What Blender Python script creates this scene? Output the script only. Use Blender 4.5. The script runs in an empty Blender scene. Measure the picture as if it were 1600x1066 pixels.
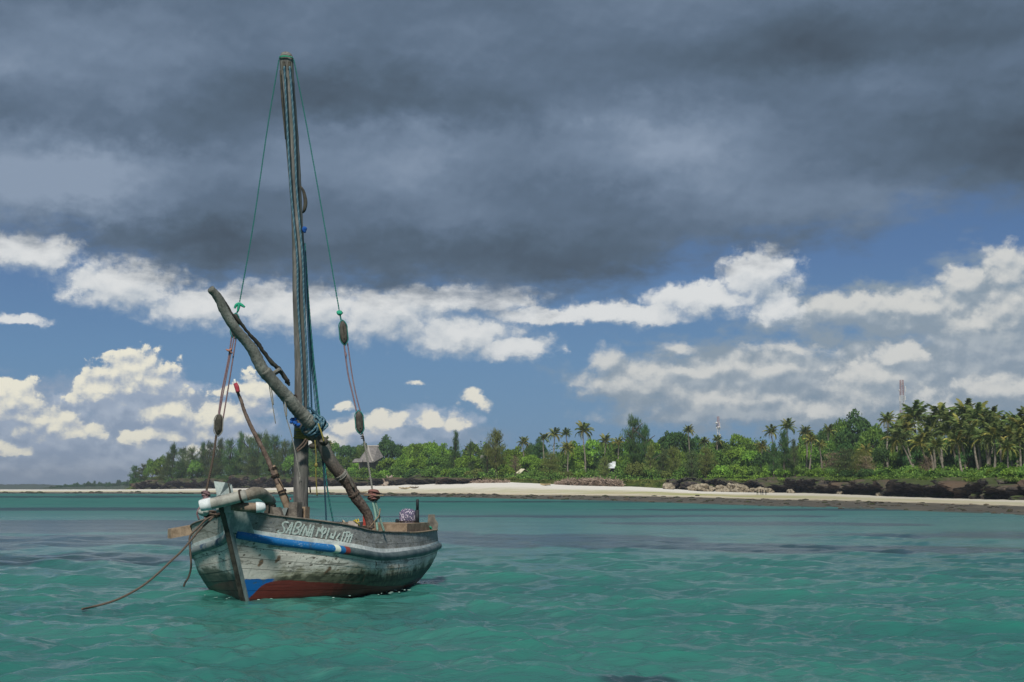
import bpy, math, random
import numpy as np
from math import radians, sin, cos, pi
sc = bpy.context.scene
COL = sc.collection
rng = np.random.default_rng(7)
random.seed(7)

# ------------------------------------------------------------------ camera
FPX, EYE = 2400.0, 2.2                       # focal length in photo pixels (1600 wide), eye height over the sea
PITCH = math.atan(231 / FPX)
cam = bpy.data.cameras.new('camera'); co = bpy.data.objects.new('camera', cam); COL.objects.link(co)
cam.sensor_width = 36; cam.lens = 36 * FPX / 1600
cam.clip_end = 20000; cam.clip_start = 0.1
co.location = (0, 0, EYE); co.rotation_euler = (pi / 2 + PITCH, 0, 0)
sc.camera = co

# ------------------------------------------------------------------ light and exposure
SUN_EL, SUN_AZ = radians(46), radians(186)     # azimuth clockwise from +Y: high behind the camera
SKY_STRENGTH = 0.1
sun = bpy.data.lights.new('sun', 'SUN'); so = bpy.data.objects.new('sun', sun); COL.objects.link(so)
sun.energy = 4.0; sun.angle = radians(6); sun.color = (1.0, 0.95, 0.86)
so.rotation_euler = (pi / 2 - SUN_EL, 0, pi - SUN_AZ); so.location = (-30, -30, 60)
sc.view_settings.view_transform = 'Standard'; sc.view_settings.look = 'None'
sc.view_settings.exposure = 0; sc.view_settings.gamma = 1
sc.view_settings.use_curve_mapping = False
sc.cycles.max_bounces = 6; sc.cycles.diffuse_bounces = 3; sc.cycles.glossy_bounces = 3
sc.cycles.transparent_max_bounces = 6; sc.cycles.transmission_bounces = 3
sc.cycles.volume_bounces = 0
sc.cycles.volume_step_rate = 1
sc.cycles.caustics_reflective = False; sc.cycles.caustics_refractive = False

c_, s_ = cos(PITCH), sin(PITCH)
def W(px, py, Y):
    """point of the place seen at photo pixel (px, py) standing Y metres out"""
    x = (px - 800) / FPX; v = (533 - py) / FPX
    dy = c_ - v * s_; dz = s_ + v * c_
    return np.array([x * Y / dy, Y, EYE + dz * Y / dy])
def proj(P):
    P = np.asarray(P, float); x, y, z = P[..., 0], P[..., 1], P[..., 2] - EYE
    d = y * c_ + z * s_; v = -y * s_ + z * c_
    return np.stack([800 + FPX * x / d, 533 - FPX * v / d], -1)

# ------------------------------------------------------------------ node helper
class NB:
    def __init__(s, tree): s.t = tree; s.n = tree.nodes; s.l = tree.links
    def set(s, sock, v):
        if v is None: return
        if isinstance(v, bpy.types.NodeSocket): s.l.new(v, sock)
        else:
            if hasattr(sock.default_value, '__len__') and not hasattr(v, '__len__'): v = (v,) * len(sock.default_value)
            if hasattr(v, '__len__') and len(sock.default_value) == 4 and len(v) == 3: v = tuple(v) + (1,)
            sock.default_value = v
    def m(s, op, a, b=None, c=None, clamp=False):
        n = s.n.new('ShaderNodeMath'); n.operation = op; n.use_clamp = clamp
        s.set(n.inputs[0], a); s.set(n.inputs[1], b); s.set(n.inputs[2], c)
        return n.outputs[0]
    def v(s, op, a, b=None, scale=None):
        n = s.n.new('ShaderNodeVectorMath'); n.operation = op
        s.set(n.inputs[0], a); s.set(n.inputs[1], b)
        if scale is not None: s.set(n.inputs[3], scale)
        return n.outputs[1] if op in ('LENGTH', 'DOT_PRODUCT', 'DISTANCE') else n.outputs[0]
    def xyz(s, x=0, y=0, z=0):
        n = s.n.new('ShaderNodeCombineXYZ'); s.set(n.inputs[0], x); s.set(n.inputs[1], y); s.set(n.inputs[2], z)
        return n.outputs[0]
    def sep(s, v):
        n = s.n.new('ShaderNodeSeparateXYZ'); s.set(n.inputs[0], v); return n.outputs
    def noise(s, vec, scale=1, detail=4, rough=.55, dist=0, dim='3D'):
        n = s.n.new('ShaderNodeTexNoise'); n.noise_dimensions = dim; s.set(n.inputs['Vector'], vec)
        s.set(n.inputs['Scale'], scale); s.set(n.inputs['Detail'], detail)
        s.set(n.inputs['Roughness'], rough); s.set(n.inputs['Distortion'], dist)
        return n.outputs
    def voro(s, vec, scale=1, feature='F1', rand=1, dim='3D'):
        n = s.n.new('ShaderNodeTexVoronoi'); n.voronoi_dimensions = dim; n.feature = feature
        s.set(n.inputs['Vector'], vec); s.set(n.inputs['Scale'], scale); s.set(n.inputs['Randomness'], rand)
        return n.outputs
    def rng(s, x, a, b, c=0, d=1, smooth=True):
        n = s.n.new('ShaderNodeMapRange'); n.interpolation_type = 'SMOOTHSTEP' if smooth else 'LINEAR'
        s.set(n.inputs[0], x); s.set(n.inputs[1], a); s.set(n.inputs[2], b); s.set(n.inputs[3], c); s.set(n.inputs[4], d)
        return n.outputs[0]
    def mix(s, f, a, b, mode='MIX'):
        n = s.n.new('ShaderNodeMix'); n.data_type = 'RGBA'; n.blend_type = mode
        s.set(n.inputs[0], f); s.set(n.inputs[6], a); s.set(n.inputs[7], b)
        return n.outputs[2]
    def ramp(s, f, stops):
        n = s.n.new('ShaderNodeValToRGB'); e = n.color_ramp.elements
        e[0].position, e[0].color = stops[0][0], tuple(stops[0][1]) + (1,)
        e[1].position, e[1].color = stops[-1][0], tuple(stops[-1][1]) + (1,)
        for p, c in stops[1:-1]:
            q = e.new(p); q.color = tuple(c) + (1,)
        s.set(n.inputs[0], f); return n.outputs[0]
    def curve(s, x, pts, x0, x1):
        """piecewise smooth function of x through pts, held flat beyond them"""
        ys = [p[1] for p in pts]; y0, y1 = min(ys) - 1e-3, max(ys) + 1e-3
        n = s.n.new('ShaderNodeFloatCurve'); cu = n.mapping.curves[0]
        q = [((a - x0) / (x1 - x0), (b - y0) / (y1 - y0)) for a, b in pts]
        cu.points[0].location = q[0]; cu.points[1].location = q[-1]
        for p in q[1:-1]: cu.points.new(*p)
        n.mapping.extend = 'HORIZONTAL'; n.mapping.update()
        s.set(n.inputs['Value'], s.rng(x, x0, x1, 0, 1, False))
        return s.rng(n.outputs[0], 0, 1, y0, y1, False)
    def uv(s):
        n = s.n.new('ShaderNodeUVMap'); return n.outputs[0]
    def obj(s): return s.n.new('ShaderNodeTexCoord').outputs['Object']
    def pos(s): return s.n.new('ShaderNodeNewGeometry').outputs['Position']
    def rand(s): return s.n.new('ShaderNodeObjectInfo').outputs['Random']
    def attr(s, name):
        n = s.n.new('ShaderNodeAttribute'); n.attribute_name = name; return n.outputs['Fac']
    def bump(s, h, strength=.3, dist=.02, normal=None):
        n = s.n.new('ShaderNodeBump'); s.set(n.inputs['Strength'], strength); s.set(n.inputs['Distance'], dist)
        s.set(n.inputs['Height'], h)
        if normal is not None: s.set(n.inputs['Normal'], normal)
        return n.outputs[0]

def material(name, fn):
    m = bpy.data.materials.new(name); m.use_nodes = True; t = m.node_tree; t.nodes.clear()
    b = NB(t); out = t.nodes.new('ShaderNodeOutputMaterial')
    sh = fn(b); t.links.new(sh, out.inputs['Surface']); return m
def principled(b, color, rough=.8, normal=None, spec=.3, **kw):
    n = b.n.new('ShaderNodeBsdfPrincipled'); b.set(n.inputs['Base Color'], color); b.set(n.inputs['Roughness'], rough)
    b.set(n.inputs['Specular IOR Level'], spec)
    if normal is not None: b.set(n.inputs['Normal'], normal)
    for k, v in kw.items(): b.set(n.inputs[k], v)
    return n.outputs[0]
def mottled(name, c1, c2, scale=8, rough=.85, bump=.4, stretch=(1, 1, 1), spec=.25, bdist=.01):
    def f(b):
        p = b.v('MULTIPLY', b.obj(), stretch)
        n1 = b.noise(p, scale, 6, .65)[0]
        n2 = b.noise(p, scale * 6, 4, .6)[0]
        f1 = b.rng(b.m('ADD', b.m('MULTIPLY', n1, .7), b.m('MULTIPLY', n2, .3)), .36, .64)
        return principled(b, b.mix(f1, c1, c2), rough, b.bump(b.m('ADD', n1, b.m('MULTIPLY', n2, .5)), bump, bdist), spec)
    return material(name, f)

# ------------------------------------------------------------------ sky: world with a cloud deck over cumulus
def make_world():
    w = bpy.data.worlds.new('World'); sc.world = w; w.use_nodes = True
    t = w.node_tree; t.nodes.clear(); b = NB(t)
    out = t.nodes.new('ShaderNodeOutputWorld'); bg = t.nodes.new('ShaderNodeBackground')
    t.links.new(bg.outputs[0], out.inputs['Surface']); bg.inputs[1].default_value = SKY_STRENGTH
    sky = t.nodes.new('ShaderNodeTexSky'); sky.sky_type = 'NISHITA'; sky.sun_disc = False
    sky.sun_elevation = SUN_EL; sky.sun_rotation = SUN_AZ; sky.air_density = 1.2; sky.dust_density = 1.0; sky.ozone_density = 2.0
    d = t.nodes.new('ShaderNodeTexCoord').outputs['Generated']
    x, y, z = b.sep(b.v('NORMALIZE', d))[:3]
    az = b.m('MULTIPLY', b.m('ARCTAN2', x, y), 180 / pi)
    el = b.m('MULTIPLY', b.m('ARCSINE', z), 180 / pi)
    P = b.xyz(az, el, 0)
    def ae(px, py):
        q = W(px, py, 1.0) - np.array([0, 0, EYE]); q /= np.linalg.norm(q)
        return math.degrees(math.atan2(q[0], q[1])), math.degrees(math.asin(q[2]))
    K = 41.5                                     # photo pixels per degree
    lin = lambda r, g, bl: tuple((((c / 255) + .055) / 1.055) ** 2.4 / SKY_STRENGTH for c in (r, g, bl))
    # clear sky between the clouds
    base = b.mix(.93, sky.outputs[0],
                 b.ramp(b.rng(el, 0, 14, 0, 1, False), [(0, lin(112, 142, 168)), (.12, lin(104, 144, 180)), (.35, lin(93, 134, 176)), (.6, lin(80, 115, 162)), (1, lin(62, 92, 136))]))
    # warps shared by the cloud layers
    wn = b.noise(b.v('MULTIPLY', P, (1, 1.5, 1)), .55, 6, .62, dim='2D')
    wv = b.v('SUBTRACT', wn[1], (.5, .5, .5))
    big = b.noise(b.v('MULTIPLY', P, (1, 2.2, 1)), .16, 3, .55, dim='2D')
    OFF = (-.08, .23, 0)
    def billow(p):
        n = b.noise(b.v('MULTIPLY', p, (1, 1.25, 1)), 1.05, 8, .64, dim='2D')[0]
        vo = b.voro(b.v('ADD', b.v('MULTIPLY', p, (1, 1.2, 1)), b.v('SCALE', wv, scale=.8)), 1.6, 'SMOOTH_F1', dim='2D')[0]
        return b.m('ADD', b.m('SUBTRACT', n, .5), b.m('MULTIPLY', b.m('SUBTRACT', .45, vo), .6))
    fine = b.m('MULTIPLY', b.m('SUBTRACT', b.noise(b.v('ADD', P, b.v('SCALE', wv, scale=1.5)), 4.2, 4, .65, dim='2D')[0], .5), .34)
    P1 = b.v('ADD', P, OFF); P2 = b.v('ADD', P, (-.18, .55, 0)); bi0 = billow(P); bi1 = billow(P1)
    def blobs(p, lst):
        acc = None
        for (px, py, rx, ry, *wt) in lst:
            a, e = ae(px, py)
            q = b.v('MULTIPLY', b.v('SUBTRACT', p, (a, e, 0)), (K / rx, K / ry, 0))
            v = b.m('SUBTRACT', 1.0 * (wt[0] if wt else 1), b.v('LENGTH', q))
            acc = v if acc is None else b.m('MAXIMUM', acc, v)
        return acc
    def cumulus(under, lst, lit, shade, warp=1.2, namp=1.1, edge=.16, k=1.5, fade=1.0, bias=.5, kn=.55):
        w_ = b.v('SCALE', wv, scale=warp)
        B0 = blobs(b.v('ADD', P, w_), lst); B1 = blobs(b.v('ADD', P2, w_), lst)
        f0 = b.m('ADD', b.m('MULTIPLY_ADD', bi0, namp, B0), fine)
        l = b.m('ADD', b.m('MULTIPLY', b.m('SUBTRACT', B0, B1), k * .62), b.m('MULTIPLY_ADD', b.m('SUBTRACT', bi0, bi1), k * kn, bias))
        l = b.rng(l, 0.0, 1.0)
        a = b.m('MULTIPLY', b.rng(f0, 0.0, b.m('ADD', edge, b.m('MULTIPLY', b.m('SUBTRACT', 1, l), .45))), fade)
        return b.mix(a, under, b.mix(l, shade, lit))
    vn = b.noise(b.v('MULTIPLY', P, (.7, 1.6, 1)), .8, 6, .6, dim='2D')[0]
    def veil(under, lst, col, edge=.9, fade=.8, namp=1.0, ns=.8):
        f = b.m('ADD', blobs(b.v('ADD', P, b.v('SCALE', wv, scale=2.0)), lst), b.m('MULTIPLY', b.m('SUBTRACT', vn, .5), namp))
        return b.mix(b.m('MULTIPLY', b.rng(f, 0, edge), fade), under, col)
    c = base
    # thin bank of far cloud along the whole horizon, everywhere round the place
    hz = b.m('SUBTRACT', b.m('ADD', 1.0, b.m('MULTIPLY', b.m('SUBTRACT', big[0], .5), 3.0)), b.m('MULTIPLY', b.m('ABSOLUTE', b.m('SUBTRACT', el, 1.2)), .55))
    side = b.rng(b.m('ABSOLUTE', az), 17, 22)
    left = b.rng(az, -9, -13)
    c = b.mix(b.m('MULTIPLY', b.m('MULTIPLY', b.rng(hz, 0, .9), b.m('MAXIMUM', side, b.m('MULTIPLY', left, .8))), .85), c, lin(146, 162, 180))
    c = veil(c, [(110, 700, 330, 75), (260, 660, 200, 60), (40, 650, 160, 60), (60, 720, 260, 50)], lin(146, 162, 184), .7, .92)
    c = veil(c, [(600, 685, 160, 45), (700, 690, 110, 40)], lin(134, 154, 176), .8, .8)
    c = veil(c, [(1180, 600, 330, 90), (1500, 610, 300, 130), (1380, 490, 260, 60), (1550, 520, 170, 140), (1330, 600, 200, 90), (1010, 600, 130, 50)], lin(140, 155, 168), .6, .95)
    c = veil(c, [(1430, 660, 330, 45), (1180, 640, 240, 24)], lin(126, 146, 164), .7, .85)
    c = cumulus(c, [(210, 640, 170, 62), (90, 690, 200, 60), (330, 672, 120, 60), (250, 612, 80, 44), (20, 670, 110, 60), (180, 720, 340, 50)], lin(176, 188, 204), lin(140, 157, 180), warp=.9, namp=.75, edge=.45, k=1.2, bias=.42, fade=.93, kn=1.0)
    c = cumulus(c, [(600, 680, 120, 34), (700, 672, 70, 34), (660, 655, 60, 24)], lin(172, 186, 204), lin(138, 158, 182), warp=.9, namp=.8, edge=.5, k=1.2, bias=.42, fade=.85, kn=1.0)
    c = cumulus(c, [(1040, 596, 170, 48), (1230, 590, 200, 60), (1400, 600, 170, 80), (1540, 560, 150, 120), (1330, 490, 150, 36), (1450, 480, 120, 44), (1150, 640, 260, 34)], lin(176, 185, 192), lin(138, 154, 170), warp=1.0, namp=.8, edge=.7, k=1.2, bias=.45, fade=.92, kn=.9)
    # cumulus low on the left, sunlit and cream
    cl = lin(240, 236, 218); cs = lin(154, 169, 190)
    c = cumulus(c, [(212, 592, 72, 48), (152, 614, 48, 30), (262, 640, 54, 34), (22, 632, 52, 40), (345, 660, 62, 46), (398, 624, 40, 40), (240, 682, 60, 18),
                    (80, 672, 80, 20), (60, 655, 60, 22), (310, 704, 60, 14), (30, 700, 60, 14)], cl, cs, warp=.7, namp=.85, edge=.14, k=1.35, bias=.34, kn=1.0)
    c = cumulus(c, [(560, 668, 60, 22), (600, 655, 44, 15), (712, 662, 24, 17), (672, 655, 34, 16), (540, 636, 14, 7), (740, 626, 34, 18, .9), (650, 604, 34, 10, .35), (520, 690, 60, 16)], lin(232, 229, 216), cs,
                warp=1.0, namp=1.1, edge=.5, k=1.3, bias=.38, kn=.8)
    # cumulus on the right
    cr = lin(212, 213, 210); cq = lin(138, 155, 170)
    c = cumulus(c, [(945, 568, 36, 34), (960, 600, 80, 22), (1020, 606, 84, 30), (1090, 578, 90, 24), (1200, 578, 110, 30), (1010, 585, 80, 26, .9), (1140, 625, 150, 30), (1260, 640, 130, 26, .9), (1060, 545, 60, 16, .7), (1230, 545, 110, 16, .7)],
                cr, cq, warp=.8, namp=.75, edge=.75, k=1.1, fade=.92, kn=.6, bias=.45)
    c = cumulus(c, [(1360, 590, 84, 36), (1345, 622, 64, 44), (1412, 556, 50, 22), (1510, 438, 36, 32), (1575, 425, 50, 50), (1592, 480, 80, 70), (1535, 505, 90, 34), (1470, 655, 100, 40, .9), (1560, 610, 110, 40, .8),
                    (1330, 478, 140, 30, .9), (1430, 480, 130, 34, .9), (1440, 620, 60, 40, .7)], cr, cq, warp=.7, namp=.72, edge=.5, k=1.2, fade=.96, kn=.65, bias=.46)
    # bright fringe of cloud under the dark deck
    bl = lin(224, 226, 226); bs = lin(160, 174, 188)
    c = cumulus(c, [(45, 398, 105, 36), (190, 448, 120, 44), (330, 480, 140, 42), (470, 486, 150, 50), (610, 492, 150, 52), (720, 522, 130, 40), (800, 543, 92, 26), (1190, 430, 70, 50),
                    (1110, 468, 120, 34), (980, 490, 140, 22), (850, 495, 120, 20), (1215, 480, 56, 34), (35, 500, 58, 16, .8), (700, 470, 180, 30)],
                bl, bs, warp=1.1, namp=.62, edge=.42, k=1.15, bias=.58, fade=.98, kn=.5)
    # dark deck overhead: covers everything above its ragged lower edge
    pts = [(0, 372), (90, 378), (150, 398), (230, 428), (330, 446), (520, 452), (700, 462), (840, 470), (940, 455), (1040, 424), (1110, 398), (1200, 388), (1290, 385), (1370, 362), (1440, 325), (1600, 318)]
    edge = b.curve(az, [ae(*p) for p in pts], -19, 19)
    n1 = vn
    h = b.m('SUBTRACT', b.m('ADD', el, b.m('MULTIPLY', b.m('SUBTRACT', n1, .5), 2.6)), b.m('ADD', edge, b.m('MULTIPLY', side, b.m('MULTIPLY', b.m('SUBTRACT', big[0], .5), 8))))
    deck_a = b.rng(h, -.9, 1.15)
    n2 = b.noise(b.v('ADD', b.v('MULTIPLY', P, (.42, .85, 1)), b.v('SCALE', wv, scale=.9)), .36, 5, .46, dim='2D')[0]
    n3 = b.noise(b.v('MULTIPLY', P, (.6, 1.6, 1)), .26, 2, .5, dim='2D')[0]
    lum = b.m('ADD', b.m('MULTIPLY', b.m('SUBTRACT', n2, .5), .62), b.m('MULTIPLY_ADD', b.m('SUBTRACT', n3, .5), .45, b.m('MULTIPLY', b.m('SUBTRACT', bi0, bi1), .10)))
    def glow(px, py, rx, ry, amt):
        a, e = ae(px, py)
        r = b.v('LENGTH', b.v('MULTIPLY', b.v('SUBTRACT', b.v('ADD', P, b.v('SCALE', wv, scale=2.2)), (a, e, 0)), (K / rx, K / ry, 0)))
        return b.m('MULTIPLY', b.rng(r, 1.0, 0.0), amt)
    for g in [(1060, 240, 360, 110, .42), (60, 270, 330, 110, .55), (620, 250, 360, 90, .22), (120, 80, 330, 100, .25), (700, 400, 420, 70, -.38), (250, 375, 300, 50, -.28), (1570, 220, 330, 150, -.40), (620, 150, 380, 70, -.28), (1250, 320, 260, 80, .2), (1350, 60, 420, 80, -.28), (250, 210, 220, 60, -.15), (350, 250, 200, 60, .12)]:
        lum = b.m('ADD', lum, glow(*g))
    deck_c = b.ramp(b.m('ADD', lum, .5, clamp=True), [(0, lin(70, 83, 97)), (.3, lin(84, 101, 119)), (.5, lin(95, 113, 134)), (.75, lin(114, 132, 154)), (1, lin(138, 154, 175))])
    c = b.mix(deck_a, c, deck_c)
    # below the horizon
    c = b.mix(b.rng(el, -0.2, -1.5), c, lin(50, 90, 95))
    b.set(bg.inputs[0], c)
    w.cycles.sampling_method = 'MANUAL'; w.cycles.sample_map_resolution = 512
make_world()

# ------------------------------------------------------------------ mesh helpers
def raw_mesh(name, V, F, mat, uv=None, smooth=False, attrs=None):
    V = np.asarray(V, np.float32); me = bpy.data.meshes.new(name)
    if isinstance(F, np.ndarray):
        n, k = F.shape; me.vertices.add(len(V)); me.vertices.foreach_set('co', V.ravel())
        me.loops.add(n * k); me.loops.foreach_set('vertex_index', F.astype(np.int32).ravel())
        me.polygons.add(n); me.polygons.foreach_set('loop_start', np.arange(0, n * k, k, dtype=np.int32))
        me.update(calc_edges=True)
    else:
        me.from_pydata(V.tolist(), [], F)
    if mat is not None: me.materials.append(mat)
    if uv is not None:
        l = me.uv_layers.new(name='UVMap'); vi = np.zeros(len(me.loops), np.int32); me.loops.foreach_get('vertex_index', vi)
        l.data.foreach_set('uv', np.asarray(uv, np.float32)[vi].ravel())
    for k, a in (attrs or {}).items():
        at = me.attributes.new(k, 'FLOAT', 'POINT'); at.data.foreach_set('value', np.asarray(a, np.float32))
    if smooth: me.polygons.foreach_set('use_smooth', np.ones(len(me.polygons), bool))
    me.validate(); me.update(); return me
def link(name, me, parent=None, loc=None):
    o = bpy.data.objects.new(name, me); COL.objects.link(o)
    if parent is not None: o.parent = parent
    if loc is not None: o.location = loc
    return o
ALL = []
def tag(o, label, cat, group=None):
    o['label'] = label; o['category'] = cat
    if group: o['group'] = group
    ALL.append(o); return o
class Thing:
    """an Empty at the thing's base; parts are given in world coordinates"""
    def __init__(s, name, label, cat, loc, group=None):
        s.o = bpy.data.objects.new(name, None); COL.objects.link(s.o); s.o.empty_display_size = .2
        s.o.location = loc; s.loc = np.array(loc, float); tag(s.o, label, cat, group)
    def part(s, name, g, mat, parent=None, smooth=True, uv=None, label=None, kind=None):
        V, F = g; me = raw_mesh(name, np.asarray(V) - s.loc, F, mat, uv, smooth)
        o = link(name, me, parent or s.o)
        if label: o['label'] = label
        if kind: o['kind'] = kind
        return o
def two_tone(o, mat2, strands, which=0):
    o.data.materials.append(mat2); n = len(o.data.polygons); idx = np.zeros(n, np.int32); idx[n * which // strands: n * (which + 1) // strands] = 1; o.data.polygons.foreach_set('material_index', idx)
def single(name, g, mat, label, cat, group=None, smooth=True, uv=None):
    V, F = g; V = np.asarray(V, float); lo = V.min(0); loc = np.array([V[:, 0].mean(), V[:, 1].mean(), lo[2]])
    o = link(name, raw_mesh(name, V - loc, F, mat, uv, smooth), None, loc); return tag(o, label, cat, group)
def struct(name, g, mat, uv=None, smooth=True, attrs=None, kind='structure'):
    V, F = g; o = link(name, raw_mesh(name, V, F, mat, uv, smooth, attrs)); o['kind'] = kind; return o
def join(*gs):
    V = []; F = []; n = 0
    for v, f in gs:
        V.append(np.asarray(v, float)); F += [tuple(int(i) + n for i in q) for q in f]; n += len(v)
    return np.concatenate(V), F
def gridmesh(nu, nv, closed=False):
    i = np.arange(nu - (0 if closed else 1))[:, None]; j = np.arange(nv - 1)[None]
    a = i * nv + j; b_ = ((i + 1) % nu) * nv + j
    return np.stack([a, b_, b_ + 1, a + 1], -1).reshape(-1, 4)
def smoothpath(P, n):
    P = np.asarray(P, float)
    if len(P) < 3: return P[0] + (P[-1] - P[0]) * np.linspace(0, 1, n)[:, None]
    k = np.arange(len(P)); x = np.linspace(0, len(P) - 1, n); i = np.minimum(x.astype(int), len(P) - 2); t = (x - i)[:, None]
    m = np.gradient(P, axis=0)
    return (2*t**3-3*t**2+1)*P[i]+(t**3-2*t**2+t)*m[i]+(-2*t**3+3*t**2)*P[i+1]+(t**3-t**2)*m[i+1]
def frames(P):
    T = np.gradient(P, axis=0); T /= np.linalg.norm(T, axis=1)[:, None] + 1e-12
    ref = np.array([0.31, .2, .93]) if abs(T[0] @ np.array([0, 0, 1])) < .8 else np.array([.9, .3, .1])
    N = np.zeros_like(P); n = np.cross(T[0], ref); n /= np.linalg.norm(n)
    for k in range(len(P)):
        n = n - T[k] * (n @ T[k]); n /= np.linalg.norm(n) + 1e-12; N[k] = n
    return T, N, np.cross(T, N)
def tube(P, r, seg=8, n=None, caps=True, sx=1, wob=0):
    if n: 
        r = np.interp(np.linspace(0, 1, n), np.linspace(0, 1, len(np.atleast_1d(r))), np.atleast_1d(r)); P = smoothpath(P, n)
    P = np.asarray(P, float); r = np.broadcast_to(np.atleast_1d(r), (len(P),)) if len(np.atleast_1d(r)) in (1, len(P)) else np.interp(np.linspace(0, 1, len(P)), np.linspace(0, 1, len(r)), r)
    T, N, B = frames(P); a = np.linspace(0, 2 * pi, seg, endpoint=False)
    rr = r[:, None] * (1 + (wob * rng.normal(size=(len(P), seg)) if wob else 0))
    V = P[:, None] + rr[..., None] * (np.cos(a)[None, :, None] * N[:, None] * sx + np.sin(a)[None, :, None] * B[:, None])
    F = []
    for i in range(len(P) - 1):
        for j in range(seg):
            k = (j + 1) % seg; F.append((i*seg+j, i*seg+k, (i+1)*seg+k, (i+1)*seg+j))
    if caps: F.append(tuple(range(seg))[::-1]); F.append(tuple((len(P)-1)*seg + j for j in range(seg)))
    return V.reshape(-1, 3), F
def twisted(P, r, strands=3, pitch=.12, seg=5, n=None):
    P = smoothpath(P, n or 60); L = np.linalg.norm(np.diff(P, axis=0), axis=1).sum()
    m = max(8, int(L / pitch * 7)); P = smoothpath(P, m); T, N, B = frames(P); s = np.linspace(0, L, m); gs = []
    for k in range(strands):
        a = s / pitch * 2 * pi + k * 2 * pi / strands
        Q = P + (np.cos(a)[:, None] * N + np.sin(a)[:, None] * B) * r * .5
        gs.append(tube(Q, r * .55, seg))
    return join(*gs)
def box(c, ax, ay, az):
    """box by centre and three half-axis vectors"""
    c, ax, ay, az = map(lambda q: np.asarray(q, float), (c, ax, ay, az))
    V = [c + i * ax + j * ay + k * az for k in (-1, 1) for j in (-1, 1) for i in (-1, 1)]
    return np.array(V), [(0, 2, 3, 1), (4, 5, 7, 6), (0, 1, 5, 4), (2, 6, 7, 3), (1, 3, 7, 5), (0, 4, 6, 2)]
def ring(c, nrm, r, tr, seg=16, sx=1, ts=6):
    nrm = np.asarray(nrm, float); nrm /= np.linalg.norm(nrm); a = np.cross(nrm, (0, 0, 1) if abs(nrm[2]) < .9 else (1, 0, 0)); a /= np.linalg.norm(a); b_ = np.cross(nrm, a)
    t = np.linspace(0, 2 * pi, seg, endpoint=False); P = np.asarray(c) + r * (np.cos(t)[:, None] * a * sx + np.sin(t)[:, None] * b_)
    P = np.vstack([P, P[:2]]); return tube(P, tr, ts, caps=False)
def lumpy(c, rx, ry, rz, seed=0, amp=.18, nu=14, nv=9, flat=None):
    r = np.random.default_rng(seed); c = np.asarray(c, float)
    u = np.linspace(0, 2 * pi, nu, endpoint=False); v = np.linspace(0, pi, nv)
    U, Vv = np.meshgrid(u, v, indexing='ij'); d = np.stack([np.sin(Vv) * np.cos(U), np.sin(Vv) * np.sin(U), np.cos(Vv)], -1)
    k = r.normal(size=(7, 3)) * 2.2; ph = r.uniform(0, 6, 7)
    n = sum(np.sin(d @ k[i] * (1 + i * .45) + ph[i]) / (1 + i * .5) for i in range(7)) / 2.5
    P = c + d * (1 + amp * n[..., None]) * np.array([rx, ry, rz])
    if flat is not None: P[..., 2] = np.maximum(P[..., 2], flat)
    return P.reshape(-1, 3), [tuple(q) for q in gridmesh(nu, nv, True)]
def vnoise(x, y, seed=0):
    """smooth value noise on the plane"""
    xi = np.floor(x).astype(np.int64); yi = np.floor(y).astype(np.int64); fx = x - xi; fy = y - yi
    fx = fx * fx * (3 - 2 * fx); fy = fy * fy * (3 - 2 * fy)
    def h(a, b_):
        q = (a * 374761393 + b_ * 668265263 + seed * 974711) & 0x7fffffff
        q = ((q ^ (q >> 13)) * 1274126177) & 0x7fffffff
        return ((q ^ (q >> 16)) & 0xffff) / 65535.
    return (h(xi, yi) * (1 - fx) + h(xi + 1, yi) * fx) * (1 - fy) + (h(xi, yi + 1) * (1 - fx) + h(xi + 1, yi + 1) * fx) * fy
def fbm(x, y, seed=0, o=4, g=.5):
    s = 0; a = 1; t = 0
    for i in range(o): s = s + a * vnoise(x, y, seed + i); t += a; a *= g; x = x * 2.03 + 7.1; y = y * 2.03 + 3.7
    return s / t

# ------------------------------------------------------------------ the lie of the land
KX  = [-1400, 0, 200, 400, 500, 600, 740, 800, 900, 1000, 1100, 1200, 1300, 1400, 1500, 1600, 2600]
D0K = [1000, 754, 700, 610, 580, 470, 385, 340, 305, 262, 224, 196, 176, 160, 143, 129, 80]      # water's edge
YBK = [768, 769, 769, 769.5, 769.8, 770.5, 771.5, 773.3, 773.8, 775, 777, 780, 782, 785, 788, 792, 812]   # reef flat -> sand
YTK = [765, 765, 765, 763, 760.5, 758.5, 754.5, 754, 758.5, 761, 767.5, 769.5, 771, 775.5, 778.5, 782, 800]    # sand -> bank
DTK = [1150, 950, 900, 800, 720, 640, 540, 520, 500, 480, 478, 472, 430, 370, 315, 270, 160]
BKK = [1.5, 1.5, 3.5, 4.2, 4.0, 2.0, 1.0, .8, 1.2, 1.4, 3.4, 4.0, 4.0, 4.0, 3.7, 3.4, 3]          # height of the bank or ledge
f_ = lambda K: (lambda px: np.interp(px, KX, K))
D0, YB, YT, DT, BK = map(f_, (D0K, YBK, YTK, DTK, BKK))
def DR(px): return D0(px) + .42 * (DT(px) - D0(px))
def zpx(py, D): return EYE + (764 - py) / FPX * D
def zB(px): return np.maximum(zpx(YB(px), DR(px)), .12)
def zT(px): return np.maximum(zpx(YT(px), DT(px)), .3)
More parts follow.
